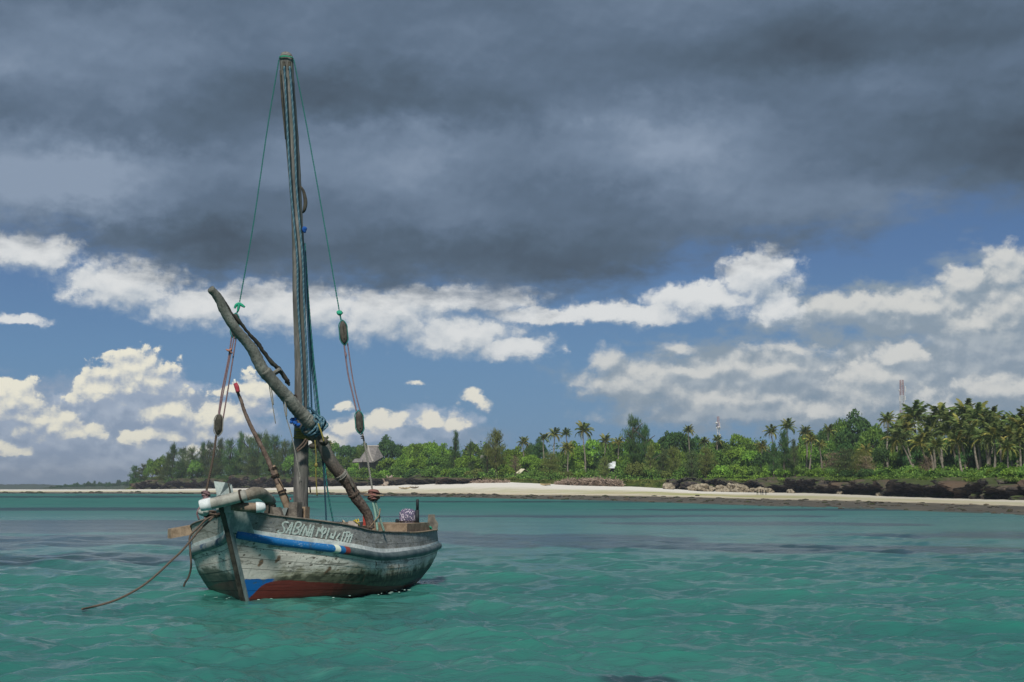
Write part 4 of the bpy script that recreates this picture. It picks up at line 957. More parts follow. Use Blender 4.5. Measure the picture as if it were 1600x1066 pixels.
lt.part('lower_rope', tube([W(321, 786, 32.4), W(320, 806, 32.4), W(322, 830, 32.4)], .02, 6, 20), R_PINK)
rt = Thing('shroud', 'right mast stay: teal line, two pulleys and pale red ropes down to the rail', 'rigging', tuple(W(594, 829, 32.5)))
rt.part('stay_line', twisted([W(459, 93, 32.5), W(478, 190, 32.5), W(505, 340, 32.5), W(530, 485, 32.45)], .015, 2, .10, 5, 80), R_TEAL)
rt.part('rope_bow', lumpy(W(531, 489.5, 32.4), .062, .05, .05, 2, .5, 14, 9), R_GREEN)
rt.part('rope_eye', tube([W(531, 490, 32.42), W(533, 500, 32.42), W(536, 504, 32.42)], .018, 6, 10), R_TEAL)
pulley(rt, 537, 502, 538, 32.4, .085, .09)
rt.part('fall_rope', tube([W(537.5, 538, 32.4), W(544, 585, 32.4), W(552, 620, 32.4), W(558.5, 650, 32.4)], .017, 6, 40), R_PINK)
rt.part('fall_rope', tube([W(543, 536, 32.42), W(550, 585, 32.42), W(557, 620, 32.42), W(564, 646, 32.42)], .014, 6, 40), R_PINK)
rt.part('rope_eye', lumpy(W(540.5, 555, 32.38), .02, .02, .06, 4, .3, 8, 6), R_PINK)
pulley(rt, 562, 643, 677, 32.4, .085, .08)
rt.part('lower_rope', twisted([W(566, 677, 32.4), W(571, 700, 32.4), W(577, 735, 32.4), W(582, 767, 32.4)], .022, 3, .11, 5), R_STR)
rt.part('rope_eye', join(ring(W(566, 682, 32.36), (.1, 0, 1), .028, .012), ring(W(566.5, 685, 32.36), (.1, 0, 1), .028, .012)), R_DARK)
rt.part('toggle', tube([W(568.5, 774, 32.3), W(599.5, 774.5, 32.3)], .018, 7), M_TANWOOD)
rt.part('knot', join(*[ring(W(583.5 + 1.2 * sin(k * 2.2), 768 + k * 2.1, 32.4), (.15 * sin(k * 2), .3, 1), .098 + .02 * sin(k * 1.9), .02, 14) for k in range(7)]), ropemat('faded red rope', (.15, .06, .05), (.30, .16, .14)))
rt.part('lower_rope', tube([W(582, 784, 32.4), W(586, 800, 32.4), W(590, 830, 32.4)], [.02, .026, .026], 6, 20), ropemat('pale green rope', (.17, .30, .24), (.30, .45, .38)))
rt.part('lower_rope', twisted([W(586, 782, 32.42), W(592, 805, 32.42), W(600, 830, 32.42)], .028, 3, .12, 5), ropemat('grey green rope', (.10, .19, .16), (.24, .33, .28)))
rt.part('lower_rope', tube([W(594, 795, 32.4), W(592, 806, 32.35), W(585, 815, 32.35), W(577, 825, 32.4)], .014, 6, 20), M_TANWOOD)

# ---- boat pole with a red and white end, lashed to a stouter one
def YP(y): return np.interp(y, [595, 795], [31.9, 32.5])
pole = Thing('boat_pole', 'long thin crooked pole with a red and white tip, leaning out over the foredeck', 'pole', tuple(W(447, 800, 32.5)))
pts = [(370, 610), (377, 627), (382, 643), (393, 668), (406, 693), (417, 715), (426, 737), (437, 762), (448, 790)]
tp = pole.part('shaft', tube([W(x, y, YP(y)) for x, y in pts], np.array([2.2, 2.6, 2.7, 3.2, 3.4, 3.8, 4, 4.4, 4.4]) * .0135, 9, 60, wob=.06), wood('brown peeled stick', (.09, .062, .050), (.24, .18, .15), 9))
pole.part('sleeve', tube([W(367.5, 599, 31.9), W(370, 605, 31.9), W(372, 613, 31.9)], [.042, .050, .045], 10, 8), mottled('faded red tape', (.30, .03, .05), (.42, .08, .10), 20), tp)
pole.part('tip', tube([W(366.3, 592.5, 31.9), W(368, 600, 31.9)], [.022, .038], 8, 5), M_WHITE, tp)
stp = Thing('boat_pole', 'short stout brown pole tied to the long thin one above the foredeck', 'pole', tuple(W(450, 802, 32.4)))
stp.part('shaft', tube([W(426, 728, YP(740)), W(432, 747, 32.4), W(441, 772, 32.4), W(456, 812, 32.5)], np.array([4.2, 5.2, 5.6, 5.4]) * .0135, 10, 30, wob=.03), M_TANWOOD)
for k, (x, y) in enumerate([(426, 733), (430, 744), (441, 768)]): wrap(W(x, y, 32.35), (.35, 0, -.9), .085, .008, 3, R_DARK, 'lashing', stp)
stp.part('lashing', tube([W(434, 748, 32.3), W(442, 762, 32.35), W(450, 778, 32.4), (W(452, 786, 32.4))], .011, 5, 20), R_DARK)
single('red_tag', lumpy(W(454, 780, 32.4), .016, .016, .022, 2, .3, 8, 6), mottled('red plastic', (.35, .04, .05), (.5, .09, .09), 20), 'tiny red tag at the foot of the leaning poles', 'tag')

# ---- pipes and fender log across the bow
f1 = Thing('fender_pole', 'thick dirty grey pole with a white cap laid across the bow, longest of three', 'pole', tuple(W(350, 790, 29.4)))
a = f1.part('tube', tube([W(326, 788, 29.25), W(340, 785, 29.25), W(360, 780, 29.3), W(384, 774, 29.4)], np.array([8.6, 8.8, 9.2, 9.0]) * .01225, 16, 24), M_PIPE)
f1.part('cap', tube([W(312.8, 790.5, 29.22), W(315, 790, 29.22), W(330, 787, 29.22)], [.098, .112, .118], 18, 6), M_WHITE, a)
wrap(W(377, 775.5, 29.36), (1, 0, .25), .125, .010, 2, R_DARK, 'binding', f1, a)
f2 = Thing('fender_pole', 'short brown stained pole with a white cap, low on the right of the stem', 'pole', tuple(W(390, 800, 29.9)))
a = f2.part('tube', tube([W(362, 790, 29.45), W(380, 792.5, 29.5), W(402, 793, 29.55)], np.array([7.2, 7.2, 7.0]) * .0125, 14, 12), M_BROWNPIPE)
f2.part('cap', tube([W(400, 793, 29.54), W(409, 792.5, 29.56), W(414, 792, 29.58)], np.array([8.4, 7.6, 5.4]) * .0125, 16, 6), M_WHITE, a)
f3 = Thing('log', 'bent grey brown log tied on the foredeck behind the white capped pole', 'log', tuple(W(405, 785, 29.8)))
a = f3.part('trunk', tube([W(383, 775, 29.55), W(396, 770.5, 29.7), (W(408, 771, 29.9)), W(417, 778, 30.2), W(424, 784, 30.5)], np.array([8.4, 9.2, 9.0, 8.4, 7.4]) * .0125, 14, 30, wob=.012), mottled('grey brown bark', (.13, .115, .09), (.29, .265, .22), 3, .85, .3))
wrap(W(420, 782, 30.3), (.7, 0, -.5), .105, .011, 3, R_BROWN, 'binding', f3, a)
f3.part('binding', twisted([W(420, 779, 30.2), W(421, 795, 30.2), W(419, 808, 30.3)], .018, 3, .08, 5, 20), R_BROWN, a)
single('fender_block', lumpy(W(318, 800, 29.6), .11, .12, .075, 3, .2), mottled('pale chalky block', (.22, .25, .23), (.42, .45, .42), 5), 'small pale rounded block under the white cap at the bow', 'block')
coil = Thing('rope_coil', 'dark brown heap of coiled rope on the rail left of the stem', 'rope', tuple(W(332, 806, 30.1)))
for k in range(8):
    coil.part('rope_turn', ring(W(327 + 13 * ((k * .37) % 1), 803 - 2.2 * sin(k * 1.4) + 2.6 * cos(k), 30.1 + .04 * sin(k * 2)), (.25 * sin(k * 1.3), .35 * cos(k * 1.9), 1), .11 + .04 * sin(k * 2.3), .017, 16, 1.15), (R_DARK, R_BROWN)[k % 3 == 0])

# ---- mooring lines
def wl_y(py): return EYE * FPX / (py - 764)
ml = [(338, 803), (326, 815), (311, 829), (297, 846), (283, 862), (266, 878), (247, 896), (225, 914), (200, 929), (175, 940), (146, 948), (128, 952)]
Ys = np.interp(np.arange(len(ml)), [0, 1, 10, 11], [30.0, 29.9, wl_y(948) - .0, wl_y(948) - .4])
P = [W(x, y, Y) for (x, y), Y in zip(ml, Ys)]
single('mooring_rope', twisted(P, .022, 3, .12, 6, 90), R_BROWN, 'brown mooring rope curving from the bow down into the water at left', 'rope')
dl = [(334, 806), (322, 812), (308, 826), (297, 838), (296.5, 852), (298, 870), (298.5, 886), (295, 901), (289, 911), (287, 917)]
single('hanging_rope', tube([W(x, y, 29.95) for x, y in dl], .019, 6, 70), R_BROWN, 'loose thin brown rope end dangling straight down left of the bow', 'rope')

# ---- loose gear aboard
pk = Thing('plank', 'brown board poking out over the left rail of the boat', 'board', tuple(W(292, 835, 31.9)))
pk.part('board', box(W(284, 830.5, 31.9), (.245, .05, .045), (-.06, .12, 0), (0.0, 0, .095)), M_TANWOOD, smooth=False)
pk.part('board_end', box(W(309, 825, 32.0), (.10, .02, .02), (-.06, .12, 0), (0, 0, .075)), M_GREYWOOD, smooth=False)
def floral(b):
    p = b.obj(); v = b.voro(p, 24); n = b.noise(p, 30, 3, .6)[0]
    c = b.mix(b.rng(v[0], .34, .42), (.50, .46, .52), (.09, .09, .14)); c = b.mix(b.rng(n, .56, .62), c, (.20, .13, .26)); c = b.mix(b.rng(n, .34, .30), c, (.015, .018, .03))
    return principled(b, c, .85, b.bump(n, .4, .02), .15)
mb = Thing('wrapped_bundle', 'rounded bundle wrapped in purple and white flowered cloth at the stern', 'bundle', tuple(W(637, 820, 36.2)))
bd = lumpy(W(637.5, 808, 36.2), .215, .19, .20, 12, .10, 26, 18); V = bd[0]; mc = V.mean(0); q_ = (V - mc) / [.215, .19, .20]; V[:] = mc + np.sign(q_) * np.abs(q_) ** .72 * [.205, .18, .19]; cz = V[:, 2].mean(); V[:, 2] = np.where(V[:, 2] < cz, cz + (V[:, 2] - cz) * 1.05, V[:, 2]); 
k_ = np.clip((cz - V[:, 2]) / .2, 0, 1) * .12; V[:, 0] += (V[:, 0] - V[:, 0].mean()) * k_
mb.part('cloth', bd, material('flowered cloth', floral))
mb.part('cord', ring(W(637.5, 815, 36.2), (0, 0.05, 1), .225, .012, 24), R_DARK)
M_BLACK = mottled('black rubber', (.010, .014, .018), (.03, .036, .042), 10, .6, .2)
bp = Thing('post', 'upright black post standing beside the flowered bundle', 'post', tuple(W(652.5, 820, 36.0)))
bp.part('shaft', tube([W(652, 821, 36.0), W(652, 797, 36.0)], .048, 12), M_BLACK)
bp.part('grip', tube([W(652.3, 797, 36.0), W(652.3, 781.5, 36.0), W(652.3, 780, 36.0)], [.034, .036, .02], 12), M_BLACK)
single('canister', tube([W(620.5, 822, 36.2), W(620.5, 812.5, 36.2), W(620.5, 811, 36.2)], [.042, .042, .025], 10), M_BLACK, 'small black canister left of the flowered bundle', 'canister')
jc = Thing('jerrycan', 'red plastic can standing behind the foot of the slanting spar', 'can', tuple(W(573.5, 828, 35.0)))
jc.part('body', box(W(574, 813, 35.0), (.075, -.02, 0), (.02, .10, 0), (0, 0, .19)), mottled('red plastic can', (.28, .04, .03), (.40, .07, .05), 5, .5, .05), smooth=False)
jc.part('spout', tube([W(576, 801, 35.0), W(576, 798, 35.0)], .022, 8), mottled('red cap', (.22, .03, .03), (.3, .05, .05), 5))
pt = Thing('bait_box', 'small pale box tied with yellow rope on the rail right of the lettering', 'box', tuple(W(556, 822, 32.2)))
pt.part('box', box(W(555.5, 819, 32.2), (.105, -.03, -.01), (.04, .12, 0), (.01, 0, .055)), mottled('pale worn plastic', (.30, .26, .22), (.46, .42, .38), 6), smooth=False)
pt.part('rope_turn', join(ring(W(558, 818, 32.2), (.8, .25, .35), .085, .012), ring(W(560, 818, 32.2), (.9, .25, .1), .088, .012), ring(W(556.5, 817, 32.1), (.5, .25, .6), .07, .010)), R_YEL2)
single('rope_loop', join(ring(W(536.5, 816.5, 31.7), (.8, .3, .2), .045, .010), ring(W(538, 816.5, 31.7), (.7, .3, .4), .045, .010)), ropemat('cream cord', (.30, .26, .18), (.45, .4, .3)), 'cream cord looped round the rail left of the pale box', 'cord')
single('rope_tangle', join(*[ring(W(669 + 3 * sin(k * 2.), 824.5 + 1.6 * cos(k * 1.7), 36.9), (sin(k), cos(k * 1.3), .8), .06 + .02 * sin(k), .013, 12) for k in range(6)]), R_GREEN, 'tangle of green cord at the foot of the rudder head', 'cord')

# ---- a little foam where the water laps the hull
def foam():
    r = np.random.default_rng(5); gs = []
    for k in range(46):
        side = 1 if k % 3 else -1; t = r.uniform(0, .95) if side > 0 else r.uniform(0, .25); p = skin(t, -1., side); o = r.uniform(.02, .5) ** 1.3
        q = BW(p); nrm = BW(skin(t, -1., side, .5)) - q; nrm[2] = 0; nrm /= np.linalg.norm(nrm); q = q + nrm * o; q[2] = .03 + r.uniform(0, .02)
        gs.append(lumpy(q, r.uniform(.012, .05), r.uniform(.01, .03), .008, k, .5, 8, 5))
    o = struct('foam', join(*gs), mottled('white water', (.16, .32, .28), (.45, .58, .54), 20, .4), kind='stuff')
foam()

# ================================================================== vegetation
def foliage(name, cols, trans=.38, var=.45):
    def f(b):
        rnd = b.rand(); t = b.attr('tint'); big = b.noise(b.pos(), .22, 3, .5)[0]
        c = b.mix(t, cols[0], cols[1]); c = b.mix(b.m('MULTIPLY', b.rng(t, .72, 1.0), .8), c, cols[2])
        c = b.mix(b.m('MULTIPLY', b.m('SUBTRACT', rnd, .5), 0), c, c)
        hs = b.n.new('ShaderNodeHueSaturation'); b.set(hs.inputs['Hue'], b.rng(rnd, 0, 1, .485, .515, False)); b.set(hs.inputs['Saturation'], .92)
        b.set(hs.inputs['Value'], b.m('MULTIPLY', b.rng(rnd, 0, 1, 1 - var * .5, 1 + var * .5, False), b.rng(big, .3, .7, .78, 1.22))); b.set(hs.inputs['Color'], c); c = hs.outputs[0]
        d = b.n.new('ShaderNodeBsdfDiffuse'); b.set(d.inputs[0], c); tr = b.n.new('ShaderNodeBsdfTranslucent'); b.set(tr.inputs[0], c)
        mx_ = b.n.new('ShaderNodeMixShader'); mx_.inputs[0].default_value = trans; b.l.new(d.outputs[0], mx_.inputs[1]); b.l.new(tr.outputs[0], mx_.inputs[2]); return mx_.outputs[0]
    return material(name, f)
FOL = dict(
    bright=foliage('bright green leaves', [(0.118, 0.237, 0.022), (0.264, 0.460, 0.040), (0.465, 0.697, 0.074)]),
    mid=foliage('mid green leaves', [(0.079, 0.168, 0.029), (0.185, 0.335, 0.048), (0.342, 0.516, 0.084)]),
    dark=foliage('dark green leaves', [(0.043, 0.105, 0.031), (0.096, 0.198, 0.050), (0.188, 0.310, 0.077)]),
    grey=foliage('grey green needles', [(0.068, 0.112, 0.038), (0.139, 0.198, 0.066), (0.235, 0.297, 0.106)]),
    olive=foliage('olive needles', [(0.121, 0.153, 0.035), (0.227, 0.274, 0.062), (0.348, 0.396, 0.106)]),
    palm=foliage('palm leaflets', [(0.074, 0.125, 0.031), (0.160, 0.224, 0.058), (0.348, 0.384, 0.115)], .2),
    palmy=foliage('yellowing palm leaflets', [(0.213, 0.224, 0.043), (0.373, 0.373, 0.077), (0.587, 0.496, 0.136)], .2),
    dry=foliage('dry twigs', [(0.175, 0.131, 0.075), (0.298, 0.228, 0.143), (0.455, 0.367, 0.240)], .1))
M_TRUNK = mottled('grey palm trunk', (.12, .105, .085), (.30, .27, .22), 2)
M_TRUNKD = mottled('dark trunk bark', (.045, .038, .03), (.13, .11, .085), 2)

def leaves(C, N, size, aspect=1.0, seed=0, jit=.9, L=None):
    """one quad per leaf clump at C, facing roughly N"""
    r = np.random.default_rng(seed); n = len(C); N = N + r.normal(size=(n, 3)) * jit; N /= np.linalg.norm(N, axis=1)[:, None]
    A = r.normal(size=(n, 3)) if L is None else L + r.normal(size=(n, 3)) * .18
    A -= N * (A * N).sum(1)[:, None] * (1 if L is None else .0); A /= np.linalg.norm(A, axis=1)[:, None]; B = np.cross(N, A); B /= np.linalg.norm(B, axis=1)[:, None] + 1e-9
    s = size * r.uniform(.6, 1.35, (n, 1)); a, b_ = A * s, B * s * aspect
    V = np.stack([C - a * .5, C + b_ * .42, C + a * .5, C - b_ * .42], 1) + (N * s * .12)[:, None] * np.array([0, 1, 0, 1])[None, :, None]
    return V.reshape(-1, 3), np.arange(4 * n).reshape(-1, 4), np.repeat(r.random(n), 4)
def crown_mesh(name, lobes, n, size, mat, seed, aspect=1., squash=1.):
    """leaf clumps on the outside of many lobes (c, r); lobes are in unit crown space"""
    r = np.random.default_rng(seed); Cs = []; Ns = []; w = np.array([l[1] ** 2 for l in lobes]); w /= w.sum()
    for (c, rad), ww in zip(lobes, w):
        m = int(n * ww * 1.6); d = r.normal(size=(m, 3)); d[:, 2] = np.where(d[:, 2] < -.25, -d[:, 2], d[:, 2]); d /= np.linalg.norm(d, axis=1)[:, None]
        rr = rad * (r.uniform(.72, 1.10, m) + .18 * np.sin(d @ r.normal(size=3) * 7)); Cs.append(c + d * rr[:, None] * np.array([1, 1, squash])); Ns.append(d)
    C = np.concatenate(Cs); N = np.concatenate(Ns); keep = np.ones(len(C), bool)
    for c, rad in lobes: keep &= (np.linalg.norm((C - c) / np.array([1, 1, squash]), axis=1) > rad * .70)
    C, N = C[keep][:n * 2], N[keep][:n * 2]
    V, F, t = leaves(C, N, size, aspect, seed)
    t = np.clip(t * .75 + .25 * vnoise(np.repeat(C[:, 0], 4) * 6, np.repeat(C[:, 2], 4) * 6, seed), 0, 1)
    return raw_mesh(name, V, F, mat, attrs={'tint': t})
def broad_lobes(seed, k=17, flat=1.0):
    r = np.random.default_rng(seed); L = [(np.array([0, 0, .50 * flat]), .42)]
    for i in range(k):
        a = i * 2.4 + r.uniform(-.4, .4); e = r.uniform(0, 1); rad = r.uniform(.20, .36); q = .78 * math.sqrt(e) * r.uniform(.85, 1.05)
        L.append((np.array([cos(a) * q, sin(a) * q, (.16 + .72 * math.sqrt(max(0, 1 - e * .95)) * r.uniform(.7, 1.05)) * flat]), rad))
    return L
MESH = {}
for m_ in ('bright', 'mid', 'dark'):
    for v in range(3): MESH[('broad', m_, v)] = crown_mesh('crown', broad_lobes(v * 11 + len(m_)), 3300, .085, FOL[m_], v + 3)
for m_ in ('bright', 'mid', 'olive', 'dark'):
    for v in range(2): MESH[('bush', m_, v)] = crown_mesh('crown', broad_lobes(v * 7 + 40 + len(m_), 11, .8), 1700, .12, FOL[m_], v + 30)
def feathery(name, mat, seed, n=4200, prof='cone', lean=.5):
    """she-oak: many thin drooping sprays along upswept limbs; unit height, unit radius"""
    r = np.random.default_rng(seed); C = []; L = []
    for k in range(90):
        h = r.uniform(.08, .97); a = r.uniform(0, 2 * pi)
        R = (1.02 - h) ** .75 if prof == 'cone' else (sin(pi * min(1, (h * .86 + .10))) ** .8)
        R *= r.uniform(.45, 1.1); m = int(n / 90 * (.4 + R)); t = r.uniform(.12, 1, m) ** .8
        z = h + t * .16 * lean * r.uniform(.6, 1.4); j = r.normal(size=(m, 3)) * [.10, .10, .022]
        C.append(np.stack([cos(a) * R * t, sin(a) * R * t, z], 1) + j); L.append(np.tile([cos(a) * .5, sin(a) * .5, .9 if r.random() < .6 else -.5], (m, 1)))
    C = np.concatenate(C); L = np.concatenate(L); V, F, t = leaves(C, r.normal(size=C.shape), .085, .30, seed, .3, L)
    return raw_mesh(name, V, F, mat, attrs={'tint': t})
for m_ in ('grey', 'olive', 'dark'):
    for v in range(2): MESH[('oak', m_, v)] = feathery('crown', FOL[m_], v * 3 + 5, prof='cone'); MESH[('oakround', m_, v)] = feathery('crown', FOL[m_], v * 5 + 25, prof='round')
MESH[('bare', 'dry', 0)] = feathery('crown', FOL['dry'], 91, 1500, 'round')
def frond(seed, mat, L=1.0, droop=.55):
    """one palm leaf along +x, unit length: arched rib with hanging leaflets"""
    r = np.random.default_rng(seed); n = 26; t = np.linspace(.08, 1, n); X = t; Z = .10 * np.sin(t * pi * .8) - droop * t ** 2.4 * .55; rib = np.stack([X * (1 - .12 * t ** 2), 0 * t, Z], 1)
    V = []; F = []; T = []
    for i in range(n):
        l = .30 * (sin(pi * (t[i] * .88 + .08)) ** .6) * r.uniform(.8, 1.1)
        for s in (-1, 1):
            if r.random() < .06: continue
            p = rib[i]; d = np.array([.55, s * .78, -.50 * r.uniform(.5, 1.6)]); d /= np.linalg.norm(d); w = np.array([.042, 0, .008]); o = len(V)
            V += [p - w * .5, p + w * .8, p + d * l * .6 + w * .5 - (0, 0, .02 * l), p + d * l - (0, 0, .14 * l)]; F.append([o, o + 1, o + 2, o + 3]); T += [r.random()] * 4
    for i in range(n - 1):
        o = len(V); w = np.array([0, .010, 0]); V += [rib[i] - w, rib[i] + w, rib[i + 1] + w, rib[i + 1] - w]; F.append([o, o + 1, o + 2, o + 3]); T += [.95] * 4
    return raw_mesh('frond', np.array(V), np.array(F), mat, attrs={'tint': np.array(T)})
FR = {'palm': [frond(k, FOL['palm'], droop=[.3, .6, .95, 1.3][k]) for k in range(4)], 'palmy': [frond(k + 9, FOL['palmy'], droop=[.4, .8, 1.2][k]) for k in range(3)]}
def trunk_mesh(h, r0, r1, lean, seed, limbs=0, spread=.5, mat=None, straight=False):
    r = np.random.default_rng(seed); a = r.uniform(0, 2 * pi); b_ = np.array([lean, 0, 0]) if np.isscalar(lean) else np.array([lean[0], lean[1], 0])
    P = [np.zeros(3) - (0, 0, .8)] + [b_ * t ** (1.6 if not straight else 1) + np.array([.02 * h * sin(t * 5 + a), .02 * h * cos(t * 4 + a), h * t]) * (1, 1, 1) for t in np.linspace(0, 1, 7)]
    gs = [tube(P, [r0 * 1.4, r0, r1], 7, 10)]
    for k in range(limbs):
        t = r.uniform(.35, .9); p = b_ * t ** 1.6 + np.array([0, 0, h * t]); an = k * 2.4 + a; l = h * spread * r.uniform(.6, 1.1)
        gs.append(tube([p, p + np.array([cos(an) * l * .45, sin(an) * l * .45, l * .45]), p + np.array([cos(an) * l * .9, sin(an) * l * .9, l * .75])], [r1 * 1.1, r1 * .3], 5, 6))
    V, F = join(*gs); return raw_mesh('trunk', V, F, mat or M_TRUNKD, smooth=True), P[-1]
PEND = []            # (object, base label phrase, photo x) for telling alike trees apart
def plant(name, kind, px, ytop, back, w, lab, cat, group, key, v, trunk_frac=.3, lean=0., D=None, base=None):
    D = D or (float(DT(px)) + max(back, 13)); z0 = float(ground_z(px, D)) if base is None else base; X = float(xy(px, D)); top = EYE + (764 - ytop) / FPX * D; h = max(top - z0, 1.0); rad = w / 2 / FPX * D
    root = bpy.data.objects.new(name, None); COL.objects.link(root); root.location = (X, D, z0); root['category'] = cat; root['group'] = group
    PEND.append((root, lab, px, D)); r = random.Random(int(px * 13 + ytop)); cr = link('crown', MESH[(key[0], key[1], v)], root)
    if key[0] in ('broad', 'bush'):
        ch = h * (1 - trunk_frac); cr.location = (lean, 0, h * trunk_frac); zs = ch / 1.05 if key[0] == 'broad' else ch / .88
    else: ch = h * (1 - trunk_frac * .4); cr.location = (lean, 0, h * trunk_frac * .4); zs = ch / 1.06
    cr.scale = (rad * .95, rad * .95, zs); cr.rotation_euler = (0, 0, r.uniform(0, 6.28))
    if key[0] != 'bush':
        me, _ = trunk_mesh(h * (.8 if key[0] != 'broad' else .66), .035 * h * .6, .014 * h, lean, int(px), 5 if key[0] != 'oak' else 3, .32); link('trunk', me, root)
    return root
def palm(px, ytop, w, D=None, back=60, leanpx=0, lab='coconut palm', yellow=0, n=22, group='coconut palms', seed=None, base_y=None):
    """crown centre sits under ytop; leanpx = how far the foot stands to the side"""
    D = D or float(DT(px)) + back; r = random.Random(seed or int(px * 7 + ytop)); L = w / 2 / FPX * D * (1.3 if 'grove' in group else 1.16); cx = float(xy(px, D)); top = EYE + (764 - ytop) / FPX * D - L * .62
    fx = float(xy(px + leanpx, D)); z0 = float(ground_z(px + leanpx, D)); h = top - z0
    root = bpy.data.objects.new('palm_tree', None); COL.objects.link(root); root.location = (fx, D, z0); root['category'] = 'palm tree'; root['group'] = group; PEND.append((root, lab, px, D))
    dy = r.uniform(-.6, .6); me, tip = trunk_mesh(h, .20 + .006 * h, .13, (cx - fx, dy), int(px), mat=M_TRUNK); link('trunk', me, root)
    for k in range(n):
        e = (k / (n - 1)); up_ = radians(78 - 98 * e + r.uniform(-8, 8)); f = link('frond', (FR['palmy'] if (r.random() < yellow) else FR['palm'])[min(2, int(e * 3)) if yellow and r.random() < .3 else min(2, int(e * 3.0))], root)
        f.location = (cx - fx + r.uniform(-.08, .08), dy + r.uniform(-.08, .08), h - .1); f.rotation_euler = (r.uniform(-.25, .25), -up_ + .12, k * 2.399 + r.uniform(-.2, .2)); s = L * r.uniform(.85, 1.1) * (1 - .12 * e); f.scale = (s, s, s)
    return root

B, C_, D_ = 'bright', 'mid', 'dark'
def broad(px, yt, back, w, m_, v=0, g='round broadleaf trees of the shore wood', lab=None, tf=.3): return plant('broadleaf_tree', 'b', px, yt, back, w, lab or f'{dict(bright="bright green", mid="mid green", dark="dark green")[m_]} round-crowned tree', 'tree', g, ('broad', m_, v % 3), v % 3, tf)
def oak(px, yt, back, w, m_, v=0, rd=False, lab=None, tf=.2): return plant('casuarina_tree', 'c', px, yt, back, w, lab or f'feathery {dict(grey="grey green", olive="olive", dark="dark green")[m_]} casuarina tree', 'tree', 'feathery casuarina trees', ('oakround' if rd else 'oak', m_, v % 2), v % 2, tf)
def bush(px, yt, back, w, m_, v=0): return plant('bush', 'u', px, yt, back, w, f'{dict(bright="bright green", mid="mid green", dark="dark green", olive="olive")[m_]} rounded bush', 'bush', 'bushes along the shore bank', ('bush', m_, v % 2), v % 2, .04)

# left headland: dark casuarinas over the ledge
for i, (x, y, w, k, m_) in enumerate([(213, 728, 22, 1, 'dark'), (226, 724, 26, 1, 'grey'), (240, 722, 30, 0, 'mid'), (252, 716, 32, 0, 'mid'), (264, 706, 30, 2, 'grey'), (272, 692, 30, 2, 'dark'), (287, 700, 34, 1, 'grey'), (302, 697, 34, 1, 'grey'),
     (318, 690, 34, 2, 'dark'), (330, 688, 34, 1, 'grey'), (345, 684, 36, 2, 'grey'), (361, 684, 38, 1, 'dark'), (377, 674, 36, 2, 'dark'), (390, 680, 40, 1, 'grey'), (405, 678, 40, 1, 'dark'), (417, 674, 38, 2, 'grey'), (430, 681, 40, 1, 'dark'), (446, 686, 40, 1, 'grey'),
     (460, 688, 36, 2, 'dark'), (255, 728, 34, 1, 'olive'), (285, 722, 40, 1, 'dark'), (310, 722, 38, 0, 'mid'), (340, 716, 44, 1, 'grey'), (370, 716, 44, 1, 'dark'), (400, 714, 46, 1, 'grey'), (430, 716, 46, 1, 'dark'), (458, 714, 40, 0, 'mid'), (478, 704, 34, 0, 'dark'), (484, 722, 34, 0, 'mid')]):
    back = 14 if y < 705 else 6
    if k == 0: broad(x, y, back, w, m_, i, tf=.12, g='trees on the left headland')
    else: oak(x, y, back + 4, w, m_, i, rd=(k == 1), tf=.05)
# wood behind the middle beach: back row, middle row, front row
for i, (x, y, w, m_) in enumerate([(500, 690, 44, D_), (520, 692, 40, C_), (545, 696, 46, D_), (566, 697, 40, C_), (603, 689, 50, D_), (622, 694, 36, D_), (648, 696, 46, B), (670, 691, 50, B), (690, 695, 44, B), (742, 696, 46, C_), (760, 700, 34, D_), (806, 700, 44, B), (830, 698, 30, D_), (842, 692, 32, 'dark'),
     (898, 692, 44, B), (930, 690, 50, B), (955, 690, 40, C_), (980, 688, 40, B), (1015, 690, 50, B), (1042, 684, 46, D_), (1060, 675, 56, D_), (1085, 688, 46, D_), (1110, 692, 40, C_), (1128, 694, 40, C_), (1155, 682, 50, B), (1180, 692, 46, C_),
     (1262, 682, 50, C_), (1290, 676, 46, D_), (1335, 654, 74, D_), (1312, 664, 50, C_), (1362, 670, 56, C_), (1395, 680, 50, C_)]):
    broad(x, y, 70 + (i * 17) % 30, w, m_, i)
for i, (x, y, w, m_) in enumerate([(508, 712, 46, D_), (535, 716, 46, C_), (562, 724, 40, B), (610, 716, 46, B), (632, 712, 44, B), (655, 716, 50, B), (682, 714, 50, C_), (706, 712, 44, C_), (730, 714, 46, B), (752, 716, 44, C_), (800, 716, 40, B), (826, 713, 50, B), (846, 716, 40, B), (880, 712, 40, C_), (905, 708, 50, B),
     (930, 714, 44, D_), (958, 706, 50, C_), (985, 712, 50, B), (1010, 708, 50, C_), (1035, 706, 44, D_), (1062, 706, 50, B), (1090, 708, 50, C_), (1118, 706, 50, C_), (1146, 706, 54, B), (1174, 704, 50, B), (1200, 704, 50, D_), (1240, 702, 50, C_), (1262, 698, 46, B), (1290, 696, 54, C_), (1320, 696, 54, D_), (1352, 698, 50, C_), (1380, 700, 50, D_), (1410, 700, 46, C_)]):
    broad(x, y, 34 + (i * 13) % 20, w, m_, i + 1, tf=.2)
